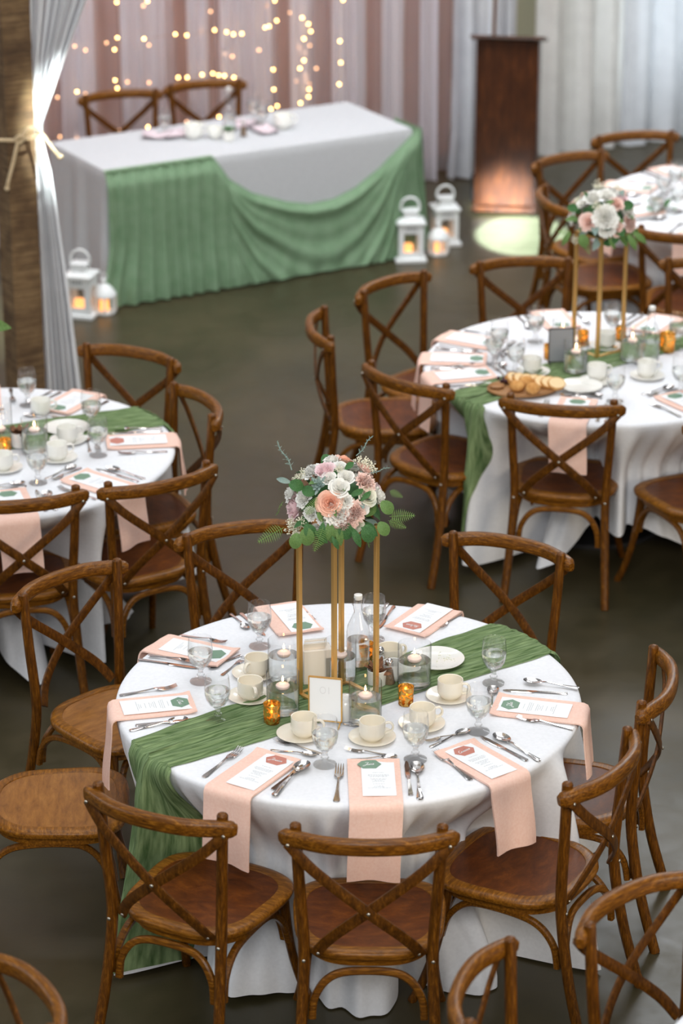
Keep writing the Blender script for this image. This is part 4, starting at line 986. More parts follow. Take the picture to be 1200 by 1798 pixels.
# swing-top bottle
def bottle_kit(h=0.262, mat='thin'):
    k = h / 0.262
    g = MB().lathe([(0.0, 0.0), (0.037, 0.0), (0.0395, 0.004), (0.0395, 0.128 * k), (0.036, 0.150 * k), (0.024, 0.178 * k), (0.0145, 0.200 * k), (0.0125, 0.215 * k), (0.0125, 0.236 * k), (0.0150, 0.238 * k), (0.0150, 0.246 * k), (0.0120, 0.247 * k), (0.0105, 0.235 * k), (0.011, 0.205 * k), (0.0225, 0.177 * k), (0.0345, 0.149 * k), (0.0378, 0.127 * k), (0.0378, 0.010), (0.0, 0.012)], 36).mesh('bottle_glass', mat)
    w = MB().lathe([(0.0, 0.0125), (0.037, 0.0110), (0.0371, 0.10 * k), (0.0, 0.10 * k)], 32).mesh('water', 'water', True, 60)
    st = MB().lathe([(0.0, 0.243 * k), (0.013, 0.246 * k), (0.0150, 0.252 * k), (0.0140, 0.262 * k), (0.0, 0.264 * k)], 20).mesh('stopper', 'china')
    b = MB()
    for s in (-1, 1): b.tube([(s * 0.0160, 0, 0.200 * k), (s * 0.0175, 0.004, 0.225 * k), (s * 0.0155, 0, 0.255 * k)], 0.0010, 5)
    b.tube([(-0.0175, 0.004, 0.225 * k), (-0.012, 0.0175, 0.226 * k), (0.012, 0.0175, 0.226 * k), (0.0175, 0.004, 0.225 * k)], 0.0010, 5)
    return [('bottle_glass', g), ('water', w), ('stopper', st), ('wire_bail', b.mesh('wire_bail', 'steel'))]
BOT = bottle_kit()
put(BOT, 'swing_top_bottle', 'clear swing-top water bottle with white stopper behind the gold stand', 'bottle', (*(0.056, 8.627), 0.766), 0.7, 'swing-top bottles')
# dried flowers in a little white pot, salt and pepper, white pot with hose, cream block
POT = MB().lathe([(0.0, 0.0), (0.026, 0.0), (0.031, 0.003), (0.033, 0.055), (0.032, 0.056), (0.030, 0.054), (0.028, 0.006), (0.0, 0.006)], 28).mesh('pot', 'china')
def dried_mesh(seed):
    rnd = random.Random(seed); out = []
    for k in range(20):
        a = rnd.uniform(0, 6.28); tl = rnd.uniform(0.25, 1.25); L = rnd.uniform(0.030, 0.048); w = rnd.uniform(0.008, 0.014)
        R_ = Matrix.Rotation(a, 3, 'Z') @ Matrix.Rotation(tl, 3, 'Y'); base = Vector((rnd.uniform(-.01, .01), rnd.uniform(-.01, .01), 0.046))
        def fn(u, v, R_=R_, base=base, L=L, w=w, tw=rnd.uniform(-.8, .8)):
            x = (u - .5) * 2; wd_ = w * math.sin(PI * min(1, v * .93 + .05)) ** .7
            p = Vector((0.006 * x * x + 0.010 * v * v, x * wd_, v * L)); p = Matrix.Rotation(tw * v, 3, 'Z') @ p
            return tuple(R_ @ p + base)
        out.append(MB().grid(5, 6, fn).mesh('dried_petal', 'dried'))
    return out
def dried_pot(p, lab, seed, s=1.0):
    t = put([('pot', POT)] + [('dried_petal', m_) for m_ in dried_mesh(seed)], 'dried_flower_pot', lab, 'potted flowers', (p[0], p[1], 0.764), 0.3, None, s)
dried_pot((0.118, 8.489), 'white pot of brown dried petals inside the gold stand, near table', 3, 1.0)
def shaker(p, fillmat, lab):
    g = MB().lathe([(0.0, 0.0), (0.021, 0.0), (0.022, 0.003), (0.0175, 0.040), (0.0125, 0.078), (0.0115, 0.078), (0.016, 0.040), (0.0195, 0.006), (0.0, 0.006)], 24).mesh('shaker_glass', 'thin')
    f = MB().lathe([(0.0, 0.0065), (0.0188, 0.007), (0.0152, 0.040), (0.0130, 0.058), (0.0, 0.058)], 24).mesh('contents', fillmat)
    c_ = MB().lathe([(0.0135, 0.074), (0.0140, 0.082), (0.012, 0.090), (0.006, 0.096), (0.0, 0.097)], 24).mesh('cap', 'steel')
    put([('shaker_glass', g), ('contents', f), ('cap', c_)], 'shaker', lab, 'shaker', (*p, 0.762), 0)
shaker((0.159, 8.489), 'pepper', 'glass pepper shaker with chrome cap by the dried flowers')
shaker((0.130, 8.582), 'salt', 'glass salt shaker with chrome cap behind the gold leg')
jug = MB().lathe([(0.0, 0.0), (0.030, 0.0), (0.036, 0.004), (0.040, 0.030), (0.037, 0.055), (0.026, 0.075), (0.014, 0.084), (0.0, 0.086)], 30).mesh('pot_body', 'china')
t = put([('pot_body', jug), ('dark_button', MB().ball((0.016, -0.0335, 0.058), 0.006, 10, 6).mesh('dark_button', 'dark')),
     ('metal_loop', MB().tube(cat([(0.035, -0.01, 0.010), (0.055, -0.03, 0.004), (0.04, -0.060, 0.003), (0.005, -0.062, 0.003), (-0.02, -0.045, 0.004)], 6), 0.0022, 6).mesh('metal_loop', 'steel'))],
    'white_domed_pot', 'small white domed pot with dark button behind the framed card', 'pot', (*(0.013, 8.236), 0.762), 0.25)
blk = MB().box((0, 0, 0.062), (0.098, 0.060, 0.124), None, 0.003)
t = thing('card_box', 'cream paper box with folded papers behind the gold stand', 'box', (*(-0.084, 8.520), 0.763), 0.22)
ob('box_body', blk.mesh('box_body', 'cream_box', True, 30), t)
for k in range(4): ob('folded_paper', MB().box((-.01 + k * .004, -0.018 + k * 0.012, 0.134), (0.075, 0.0012, 0.024), Matrix.Rotation(0.25 - .1 * k, 3, 'X')).mesh('folded_paper', 'paper' if k % 2 else 'cream_box', False), t)

# framed card on a gold foot
def sign(p, rz, lab, face='paper', frame='gold', glyph=True, s=1.0):
    t = thing('framed_card', lab, 'table sign', (p[0], p[1], 0.762), rz, None, s)
    w, h = 0.108, 0.155; f = MB()
    for x in (-w / 2, w / 2): f.box((x, 0, h / 2 + .01), (0.0045, 0.006, h))
    for z in (0.0115, h + .0095): f.box((0, 0, z), (w, 0.006, 0.0045))
    ob('gold_frame', f.mesh('gold_frame', frame, False), t)
    ob('card_face', MB().box((0, 0, h / 2 + .01), (w - .004, 0.003, h - .004)).mesh('card_face', face, False), t)
    ft = MB()
    for x in (-w / 2 + .004, w / 2 - .004): ft.tube([(x, -0.035, 0.0025), (x, 0.0, 0.012), (x, 0.035, 0.0025)], 0.0028, 6)
    ob('foot', ft.mesh('foot', frame), t)
    if glyph:
        g = MB(); y = -0.0019
        def seg_(x0, z0, x1, z1, k): g.add([(x0 - k, y, z0), (x0 + k, y, z0), (x1 + k, y, z1), (x1 - k, y, z1)], [(0, 1, 2, 3)])
        seg_(0.012, 0.108, 0.012, 0.132, 0.0011)
        n = 22
        for i in range(n):
            a0, a1 = 2 * PI * i / n, 2 * PI * (i + 1) / n
            for (r0, r1) in ((0.0105, 0.0125),):
                g.add([(-0.008 + math.cos(a) * r * .8, y, 0.12 + math.sin(a) * r) for a, r in ((a0, r0), (a0, r1), (a1, r1), (a1, r0))], [(0, 1, 2, 3)])
        ob('faint_numeral', g.mesh('faint_numeral', 'faint', False), t)
    return t
sign((-0.052, 8.195), -0.22, 'white card in thin gold frame standing at the front of the near centrepiece')

# ------------------------------------------------------------ gold stands
def gold_stand(c, rz, h, lab, side=0.178, z0=0.766, grp='gold flower stands'):
    t = thing('flower_stand', lab, 'flower stand', (c[0], c[1], z0), rz, grp)
    k = side / 2; w = 0.0125
    for (sx, sy) in ((-1, -1), (1, -1), (1, 1), (-1, 1)):
        ob('leg', LEGM.setdefault(h, MB().box((0, 0, h / 2), (0.0155, 0.0155, h), None, 0.0018).mesh('leg', 'gold', False)), t, (sx * k, sy * k, 0))
    for z, n_ in ((0.004, 'base_frame'), (h - 0.004, 'top_frame')):
        f = MB()
        for (x, y, dx, dy) in ((0, -k, side, w), (0, k, side, w), (-k, 0, w, side), (k, 0, w, side)): f.box((x, y, z), (dx + .003, dy + .003, 0.008))
        if n_ == 'top_frame': f.box((0, 0, z + .001), (side * .9, side * .9, 0.003))
        ob(n_, f.mesh(n_, 'gold', False), t)
    return t
LEGM = {}
SC1 = (-0.012, 8.392)
gold_stand(SC1, math.radians(45 - 5.2), 0.615, 'tall gold metal flower stand at the centre of the near table')

# ------------------------------------------------------------ flowers
def rose_mesh(mat, seed, layers=26, cup=1.0, ruffle=0.0, openness=1.0):
    rnd = random.Random(seed); b = MB()
    for k in range(layers):
        f = k / (layers - 1); a0 = k * 2.39996 + rnd.uniform(-.2, .2)
        R0 = 0.10 + 0.72 * f ** 0.85; Hh = (0.92 - 0.50 * f * openness) * cup; wd = 0.80 - 0.12 * f + 0.25 * (1 - f)
        curl = 0.07 + 0.42 * f ** 1.3 * openness; ph = rnd.uniform(0, 6)
        def fn(u, v, R0=R0, Hh=Hh, wd=wd, curl=curl, a0=a0, ph=ph, f=f):
            x = (u - .5) * 2; a = a0 + x * wd * (0.35 + 0.65 * math.sin(min(1, v * 1.15) * PI / 2)) * (1 - 0.25 * v ** 6)
            r = R0 * (0.30 + 0.80 * math.sin(min(v, .8) / .8 * PI / 2)) + curl * max(0, v - .62) ** 1.3 * 1.9
            z = Hh * v - 0.55 * curl * max(0, v - .7) ** 1.5 * 3 - 0.12 * x * x * v
            r += ruffle * 0.10 * math.sin(x * 9 + ph) * v ** 2; z += ruffle * 0.10 * math.sin(x * 13 + ph * 2) * v ** 2
            return (r * math.cos(a), r * math.sin(a), z - 0.28)
        b.grid(7, 7, fn)
    return b
def flower(mat, seed, **k): return rose_mesh(mat, seed, **k).mesh('blossom', mat, True, None)
FL = dict(
 rose_peach=flower('f_peach', 1, layers=30), rose_white=flower('f_white', 2, layers=20, openness=.8), rose_blush=flower('f_blush', 3, layers=26),
 peony_pink=flower('f_pink', 4, layers=22, ruffle=.5, openness=.7), peony_white=flower('f_white', 5, layers=22, ruffle=.8, openness=.9),
 carn_blush=flower('f_blush', 6, layers=40, ruffle=1.6, openness=1.0), carn_white=flower('f_white', 7, layers=36, ruffle=1.5, openness=1.0), rose_cream=flower('f_cream', 8, layers=22, openness=.8))
FN = dict(rose_peach='peach_rose', rose_white='white_rose', rose_blush='blush_rose', peony_pink='pink_peony', peony_white='white_peony', carn_blush='blush_carnation', carn_white='white_carnation', rose_cream='cream_rose')
def leaf_mesh(kind):
    L, Wd = dict(round=(1.0, 0.80), long=(1.0, 0.36), small=(1.0, 0.5))[kind]
    def fn(u, v):
        x = (u - .5) * 2; w = Wd / 2 * max(0.02, math.sin(PI * (v * .96 + .02))) ** (0.55 if kind == 'round' else 0.85)
        return (x * w, v * L, 0.10 * abs(x) * w * 2 + 0.14 * math.sin(v * PI) - 0.10 * v * v)
    return MB().grid(7, 9, fn)
LF = {(k, m_): leaf_mesh(k).mesh('leaf', m_, True, None) for k in ('round', 'long', 'small') for m_ in ('leaf', 'leaf_light', 'leaf_grey')}
def fern_mesh():
    b = MB(); b.tube(cat([(0, 0, 0), (0, .5, .04), (0, 1, -0.06)], 5), [0.014] * 10 + [0.007], 4)
    N_ = 12
    for k in range(N_):
        y = 0.10 + 0.88 * k / N_; ll = 0.27 * math.sin(PI * (0.20 + 0.77 * (k / N_) ** .7)) + 0.02
        for s in (-1, 1):
            z = 0.05 * math.sin(y * 3) - .05 * y
            b.add([(0, y - .010, z), (s * ll * .5, y + .004, z + .015), (s * ll, y + .055, z - .01), (s * ll * .5, y + .034, z + .01), (0, y + .014, z)], [(0, 1, 2, 3, 4)] if s > 0 else [(4, 3, 2, 1, 0)])
    return b.mesh('fern_frond', 'fern_green', False)
M['fern_green'] = fabric('fern_green', (0.13, 0.25, 0.06), (0.24, 0.38, 0.12), 20, 0.6, 0.1, 0.2)
FERN = fern_mesh()
def sprig_mesh(mat):
    b = MB(); b.tube(cat([(0, 0, 0), (0.05, .35, .05), (-0.02, .7, .02), (0.02, 1, 0)], 5), [0.02] * 15 + [0.012], 5)
    rnd = random.Random(2)
    for k in range(18):
        y = 0.12 + .88 * k / 18; a = k * 1.9; s = 0.17 * (1.1 - .5 * y)
        d = Vector((math.cos(a), 0.5, math.sin(a))).normalized(); p = Vector((0.02 * math.sin(y * 6), y, 0.03)); w = d.cross(Vector((0, 1, 0.3))).normalized()
        b.add([p, p + d * s * .5 + w * s * .32, p + d * s, p + d * s * .5 - w * s * .32], [(0, 1, 2, 3)])
    return b.mesh('eucalyptus_sprig', mat, False)
SPR = sprig_mesh('leaf_grey'); SPR2 = sprig_mesh('leaf_light')
def breath_mesh(seed, n=75):
    rnd = random.Random(seed); b = MB()
    for k in range(n):
        d = Vector((rnd.gauss(0, 1), rnd.gauss(0, 1), rnd.gauss(0, 1))).normalized() * rnd.uniform(.35, 1); d.z = abs(d.z) * 1.2
        b.ball(d, rnd.uniform(.05, .095), 6, 4)
        if k % 3 == 0: b.tube([(0, 0, -.2), d * .5, d], 0.010, 3, caps=False)
    return b.mesh('babys_breath', 'bud', True, None)
BB = [breath_mesh(s) for s in (1, 2, 3)]
def succulent_mesh():
    b = MB()
    for k in range(22):
        f = k / 21; a = k * 2.39996; L = 0.35 + .65 * f; t = 0.25 + 1.0 * f
        R_ = Matrix.Rotation(a, 3, 'Z') @ Matrix.Rotation(t, 3, 'Y')
        def fn(u, v, R_=R_, L=L):
            x = (u - .5) * 2; w = 0.19 * math.sin(PI * (v * .86 + .12)) ** .8
            return tuple(R_ @ Vector((0.10 * x * x - .05, x * w, v * L)))
        b.grid(5, 6, fn)
    return b.mesh('succulent', 'leaf_grey', True, None)
SUC = succulent_mesh()
def orient(d, spin=0.0):
    q = Vector(d).normalized().to_track_quat('Z', 'Y').to_matrix() @ Matrix.Rotation(spin, 3, 'Z'); return q.to_euler()
def orient_y(d, up=(0, 0, 1), spin=0.0):
    y = Vector(d).normalized(); z = (Vector(up) - y * y.dot(Vector(up)))
    z = z.normalized() if z.length > 1e-3 else y.orthogonal().normalized(); x = y.cross(z)
    return (Matrix((x, y, z)).transposed() @ Matrix.Rotation(spin, 3, 'Y')).to_euler()
def on_ball(dx, dy, R_=0.155):
    """offsets (m) right and up as seen from the hall's balcony, placed on the near side of a ball"""
    q = R_ * R_ - dx * dx - dy * dy; dz = math.sqrt(q) if q > 0.0004 else 0.02
    s_, c_ = math.sin(math.radians(24)), math.cos(math.radians(24))
    return Vector((dx, dy * s_ - dz * c_, dy * c_ + dz * s_))
def bouquet(center, lab, items, seed, rz=0.0, grp='floral centrepieces', fill=True):
    t = thing('floral_arrangement', lab, 'flowers', center, rz, grp); rnd = random.Random(seed)
    ob('foam_core', CORE, t)
    for it in items:
        k, dx, dy, s = it[:4]; p = on_ball(dx, dy) if not (len(it) > 4) else Vector(it[4])
        d = p.normalized()
        if k in FL: ob(FN[k], FL[k], t, p * 0.86, 0, s, orient(d + Vector((0, -.15, .25)), rnd.uniform(0, 6)))
        elif k == 'bb': o = ob('babys_breath', BB[rnd.randrange(3)], t, p * .9, 0, s, orient(d, rnd.uniform(0, 6))); o['kind'] = 'stuff'
        elif k == 'suc': ob('succulent', SUC, t, p * .85, 0, s, orient(d, 1))
    # blossoms on the far side too, so the ball is whole from every side
    if fill:
        for k in range(16):
            a = rnd.uniform(0.15, PI - .15); e = rnd.uniform(-0.1, 1.1); d = Vector((math.cos(a) * math.cos(e), math.sin(a) * math.cos(e), math.sin(e))); kk = rnd.choice(list(FL))
            ob(FN[kk], FL[kk], t, d * 0.135, 0, rnd.uniform(.028, .036), orient(d, rnd.uniform(0, 6)))
    for k in range(44):
        a = rnd.uniform(0, 6.28); e = rnd.uniform(-0.75, 0.9); d = Vector((math.cos(a) * math.cos(e), math.sin(a) * math.cos(e), math.sin(e)))
        kind, mt = rnd.choice([('round', 'leaf'), ('long', 'leaf'), ('round', 'leaf'), ('small', 'leaf_light'), ('long', 'leaf_light'), ('small', 'leaf_grey')])
        ob('leaf', LF[(kind, mt)], t, d * 0.105, 0, rnd.uniform(.045, .075), orient_y(d + Vector((rnd.gauss(0, .4), rnd.gauss(0, .4), rnd.gauss(0, .4) - .1)), d + Vector((0, 0, .6)), rnd.uniform(-.5, .5)))
    return t
CORE = MB().ball((0, 0, 0.0), 0.095, 16, 10, (1, 1, .8)).mesh('foam_core', 'leaf')
def extra(t, kind, dx, dy, ex, ey, size, mesh_, name, up=(0, -.9, .45), depth=0.05, spin=0.0):
    """a leaf or frond whose root is at (dx,dy) and tip heads to (ex,ey), both in view offsets"""
    s_, c_ = math.sin(math.radians(24)), math.cos(math.radians(24))
    def w(x, y, q): return Vector((x, y * s_ - q * c_, y * c_ + q * s_))
    a = w(dx, dy, depth + .05); b_ = w(ex, ey, depth + .04)
    o = ob(name, mesh_, t, a, 0, size, orient_y(b_ - a, up, spin)); return o
U = 1 / 547.0
def off(px, py, cx=600, cy=879): return ((px - cx) * U, (cy - py) * U)
def it(k, px, py, dia): x, y = off(px, py); return (k, x, y, dia * U / 2 / 0.90)
B1C = (SC1[0], SC1[1], 1.455)
b1 = bouquet(B1C, 'round bouquet of peach and white roses on the near gold stand', [
 it('rose_peach', 584, 884, 41), it('rose_white', 603, 853, 33), it('rose_white', 581, 834, 25), it('peony_white', 588, 795, 30), it('rose_white', 605, 810, 26),
 it('rose_white', 617, 831, 27), it('peony_pink', 574, 818, 34), it('carn_white', 547, 818, 32), it('peony_pink', 514, 890, 46), it('peony_white', 504, 861, 30),
 it('peony_white', 531, 872, 32), it('carn_blush', 634, 902, 34), it('carn_blush', 611, 926, 40), it('rose_cream', 659, 869, 34), it('peony_white', 684, 868, 32),
 it('carn_blush', 656, 842, 34), it('peony_white', 600, 905, 40), it('rose_white', 652, 893, 22), it('carn_blush', 622, 914, 30), it('peony_white', 615, 880, 26),
 it('peony_white', 572, 915, 26), it('rose_cream', 640, 930, 22), it('peony_white', 545, 905, 24), it('rose_white', 558, 935, 18),
 ('bb', *off(520, 925), 0.036), ('bb', *off(535, 918), 0.026), ('bb', *off(527, 940), 0.030), ('bb', *off(516, 918), 0.028), ('bb', *off(645, 808), 0.036), ('bb', *off(660, 815), 0.026), ('bb', *off(534, 830), 0.026), ('bb', *off(522, 838), 0.022), ('bb', *off(602, 820), 0.018), ('bb', *off(540, 945), 0.020),
 ('suc', *off(561, 849), 0.040)], 11)
for (m_, mt, ax, ay, bx, by, size) in [('long', 'leaf', 575, 915, 570, 958, .075), ('long', 'leaf_light', 600, 920, 606, 958, .07), ('long', 'leaf', 625, 925, 640, 960, .07), ('round', 'leaf_light', 545, 925, 548, 955, .06), ('round', 'leaf', 650, 920, 655, 950, .06), ('long', 'leaf', 560, 930, 585, 955, .06), ('round', 'leaf', 610, 915, 618, 950, .06), ('small', 'leaf_light', 585, 915, 590, 955, .07), ('round', 'leaf_light', 676, 880, 698, 905, .052), ('round', 'leaf_light', 672, 916, 690, 945, .050), ('round', 'leaf_light', 530, 935, 524, 965, .052), ('round', 'leaf', 515, 850, 540, 855, .050),
    ('long', 'leaf_grey', 520, 848, 492, 840, .052), ('round', 'leaf', 560, 868, 535, 856, .045), ('long', 'leaf', 620, 872, 648, 858, .056), ('round', 'leaf_light', 566, 895, 585, 915, .050), ('small', 'leaf', 612, 825, 628, 812, .040),
    ('long', 'leaf', 640, 880, 652, 868, .05), ('long', 'leaf', 640, 925, 668, 940, .06), ('round', 'leaf', 545, 920, 560, 945, .05), ('small', 'leaf_light', 585, 925, 578, 950, .05), ('long', 'leaf', 590, 940, 600, 960, .05)]:
    x, y = off(ax, ay); x2, y2 = off(bx, by); extra(b1, m_, x, y, x2, y2, size, LF[(m_, mt)], 'leaf', depth=0.07)
for (ax, ay, bx, by, size, dp) in [(506, 925, 464, 948, .098, .02), (690, 905, 735, 903, .085, .0), (575, 925, 560, 965, .085, .08), (688, 912, 718, 924, .065, .0), (545, 905, 560, 880, .07, .09), (690, 860, 715, 872, .05, .0), (590, 930, 556, 966, .07, .06)]:
    x, y = off(ax, ay); x2, y2 = off(bx, by); extra(b1, 'f', x, y, x2, y2, size, FERN, 'fern_frond', depth=dp)
for (ax, ay, bx, by, size, ms) in [(520, 825, 494, 775, .105, SPR), (632, 800, 658, 768, .085, SPR), (655, 830, 683, 822, .07, SPR), (640, 925, 655, 958, .07, SPR2), (650, 930, 678, 925, .07, SPR2), (590, 930, 610, 955, .05, SPR2), (505, 880, 492, 905, .05, SPR2)]:
    x, y = off(ax, ay); x2, y2 = off(bx, by); extra(b1, 's', x, y, x2, y2, size, ms, 'eucalyptus_sprig', depth=0.03)

# right table centrepiece: stand and bouquet
SC2 = (1.146, 11.960)
gold_stand(SC2, math.radians(45 - 6), 0.55, 'tall gold metal flower stand at the centre of the right table', 0.155, 0.762)
U2 = 1 / 418.0
def i2(k, px, py, dia): return (k, (px - 1048) * U2, (412 - py) * U2, dia * U2 / 2 / 0.86)
b2 = bouquet((SC2[0], SC2[1], 1.365), 'raised bouquet of white and blush roses on the right table stand', [
 i2('rose_blush', 1013, 425, 30), i2('peony_white', 1048, 415, 40), i2('rose_blush', 1074, 386, 26), i2('carn_blush', 1103, 424, 28), i2('rose_blush', 1074, 440, 24), i2('peony_white', 1052, 437, 32),
 i2('peony_white', 1025, 372, 30), i2('rose_white', 1053, 368, 28), i2('peony_white', 1100, 400, 26), i2('rose_white', 1002, 382, 20), i2('peony_pink', 1086, 372, 24), i2('rose_white', 985, 410, 18), i2('carn_white', 1066, 360, 24),
 ('bb', (1040 - 1048) * U2, (412 - 350) * U2, 0.034), ('bb', (1075 - 1048) * U2, (412 - 352) * U2, 0.030), ('bb', (1032 - 1048) * U2, (412 - 393) * U2, 0.026), ('bb', (995 - 1048) * U2, (412 - 452) * U2, 0.026)], 23)
for (m_, mt, ax, ay, bx, by, size) in [('round', 'leaf_light', 1005, 445, 1015, 470, .06), ('round', 'leaf', 1080, 395, 1118, 385, .055), ('long', 'leaf_light', 1100, 440, 1122, 458, .08), ('long', 'leaf_light', 1090, 445, 1105, 470, .08), ('round', 'leaf', 1000, 400, 985, 395, .05), ('long', 'leaf_light', 1055, 450, 1070, 475, .06), ('long', 'leaf_light', 985, 440, 975, 458, .07)]:
    extra(b2, m_, (ax - 1048) * U2, (412 - ay) * U2, (bx - 1048) * U2, (412 - by) * U2, size, LF[(m_, mt)], 'leaf', depth=0.05)
for (ax, ay, bx, by, size) in [(990, 445, 975, 440, .07), (1080, 450, 1120, 455, .09), (1010, 450, 1022, 480, .08)]:
    extra(b2, 'f', (ax - 1048) * U2, (412 - ay) * U2, (bx - 1048) * U2, (412 - by) * U2, size, FERN, 'fern_frond', depth=0.03)

# left table centrepiece, mostly beyond the picture's left edge
SC3 = (-1.62, 10.76)
gold_stand(SC3, 0.6, 0.55, 'gold metal flower stand of the left table just outside the left edge', 0.155, 0.764)
b3 = bouquet((SC3[0], SC3[1], 1.365), 'bouquet of the left table, only a green leaf tip in view', [('rose_white', 0.0, 0.05, .035), ('rose_blush', -0.07, 0.0, .035), ('peony_white', 0.06, 0.06, .035), ('rose_peach', -0.02, -.07, .035)], 31)
extra(b3, 'long', 0.15, -0.085, 0.29, -0.10, 0.155, LF[('long', 'leaf_light')], 'leaf', depth=0.0)
extra(b3, 'long', 0.12, -0.05, 0.22, -0.095, 0.15, LF[('long', 'leaf')], 'leaf', depth=0.0)

# ------------------------------------------------------------ places on the other tables
def place(c, ang, tname, pname, badge='badge_green', hang=0.22, hide=()):
    a = math.radians(ang); u_ = Vector((math.cos(a), math.sin(a))); n_ = Vector((-u_.y, u_.x))
    pin = u_ * 0.49; pout = u_ * 0.76
    lab = '%s place, %s' % (pname, tname)
    napkin(c, pin, pout, hang, 0.16, 'blush pink napkin over the rim at the ' + lab, int(ang) + 50)
    if 'm' not in hide: menu(c, pin, pout, 0.13, 0.0, badge, '', 'white menu card with %s badge at the %s' % ('rust' if 'rust' in badge else 'green', lab))
    # seen from the chair: fork on the left, knife and spoon on the right
    def g(al, sd): p = Vector(c) + u_ * al + n_ * sd; return (p.x, p.y)
    cutlery('fork', 'dinner_fork', 'steel dinner fork at the ' + lab, g(0.73, -0.125), g(0.53, -0.130))
    cutlery('knife', 'table_knife', 'steel table knife at the ' + lab, g(0.73, 0.115), g(0.50, 0.118))
    cutlery('spoon', 'dinner_spoon', 'steel dinner spoon at the ' + lab, g(0.73, 0.152), g(0.53, 0.150))
    cutlery('fork', 'dessert_fork', 'small steel fork above the napkin, ' + lab, g(0.445, 0.09), g(0.455, -0.09))
    cutlery('spoon', 'dessert_spoon', 'small steel spoon above the napkin, ' + lab, g(0.420, -0.09), g(0.415, 0.09))
for a, nm_, bd in [(-104, 'front', 'badge_green'), (-57, 'front right', 'badge_green'), (-165, 'front left', 'badge_green'), (175, 'left', 'badge_green'), (150, 'back left', 'badge_green'), (103, 'back', 'badge_green'), (60, 'back right', 'badge_green')]:
    place(RT, a, 'right table', nm_, bd)
for a, nm_, bd in [(-74, 'front', 'badge_green'), (-38, 'front right', 'badge_green'), (8, 'right', 'badge_rust'), (62, 'back right', 'badge_green'), (98, 'back', 'badge_green')]:
    place(LT, a, 'left table', nm_, bd)
for a, nm_, bd in [(-118, 'front left', 'badge_green'), (-160, 'left', 'badge_green'), (155, 'back left', 'badge_green'), (118, 'back', 'badge_green')]:
    place(FT, a, 'far right table', nm_, bd, 0.2)
for p, lab in [((-1.328, 11.233), 'stemmed glass of water nearest the timber post'), ((-1.035, 10.955), 'stemmed glass of water beside the left table runner'), ((-0.982, 10.637), 'stemmed glass of water at the right, left table'), ((-1.195, 10.334), 'stemmed glass of water at the front of the left table'),
    ((0.703, 11.905), 'stemmed glass of water at the back left, right table'), ((0.759, 11.650), 'stemmed glass of water beside the bread board'), ((0.673, 11.765), 'stemmed glass of water farthest left on the right table'), ((0.874, 12.080), 'stemmed glass of water in front of the golden back chair'), ((1.162, 11.282), 'stemmed glass of water at the front of the right table'), ((1.454, 11.391), 'stemmed glass of water at the right picture edge'), ((1.505, 11.984), 'stemmed glass at the back right of the right table'), ((1.228, 12.161), 'stemmed glass of water behind the right gold stand'),
    ((1.700, 14.423), 'stemmed glass at the left of the far right table'), ((1.782, 14.602), 'stemmed glass behind the others on the far right table'), ((1.624, 14.066), 'stemmed glass front left of the far right table'), ((1.751, 14.205), 'stemmed glass at the edge of the far right table')]:
    goblet(p, lab, 'stemmed water glasses')
cup((-1.119, 10.780), (-1.118, 10.794), 0.3, 'white cup at the right side of the left table', 1, True)
cup((-1.142, 10.585), (-1.138, 10.591), 0.2, 'white cup in front on the left table', 1, True)
cup((-1.349, 10.471), (-1.346, 10.477), 0.1, 'white cup at the left picture edge', 1, True)
cup((-1.262, 11.120), None, 0.1, 'white cup behind on the left table', 1, True)
put(plate, 'side_plate', 'white side plate leaning behind the cups on the left table', 'plate', (*(-1.134, 10.921), 0.766), 0)
cup((1.107, 11.553), (1.104, 11.523), 0.2, 'white cup at the front middle of the right table', 1, True)
cup((1.329, 11.598), (1.330, 11.590), 0.2, 'white cup left of the right picture edge', 1, True)
cup((0.831, 11.650), (0.836, 11.643), 2.6, 'white cup behind the bread board', 1, True)
cup((1.188, 12.000), (1.187, 11.992), 1.6, 'white cup behind the right gold stand', 1, True)
put(plate, 'side_plate', 'white side plate at the front of the right table', 'plate', (*(1.028, 11.434), 0.768), 0)
candle_vase((1.023, 11.650), 'at the front left of the right gold stand')
candle_vase((1.284, 11.804), 'at the front right of the right gold stand')
candle_vase((0.990, 11.984), 'at the back left of the right gold stand', 0.9)
TALL = vase_kit(0.205, 0.045, 0.50)
candle_vase((-1.240, 10.669), 'on the left table runner')
put(vase_kit(0.20, 0.05, 0.35), 'cylinder_vase', 'tall clear glass vase at the left picture edge', 'vase', (*(-1.386, 10.734), 0.762), 0, 'cylinder vases with floating candles')
put(CAN, 'floating_candle', 'lit floating candle at the left picture edge', 'candle', (*(-1.386, 10.734), 0.762 + 0.073), 0, 'floating candles')
votive((-1.377, 10.701), 'at the left picture edge', 1.0, 0.768) if False else votive((-1.359, 10.637), 'at the left picture edge', 1.0, 0.768)
votive((0.922, 11.842), 'left of the grey card, right table', 1.0)
votive((1.086, 12.040), 'between the right gold legs', 1.0)
votive((1.454, 11.937), 'beside the right table bottle', 1.35)
votive((1.259, 12.080), 'at the back right gold leg', 1.0)
dried_pot((-1.309, 10.734), 'white pot of dried petals on the left table', 6, 1.15)
sign((0.966, 11.765), 0.1, 'grey-backed card on a dark foot beside the right gold stand', 'sign_grey', 'dark', False)
put(BOT, 'swing_top_bottle', 'clear swing-top water bottle right of the right gold stand', 'bottle', (*(1.362, 11.780), 0.762), 0.2, 'swing-top bottles')

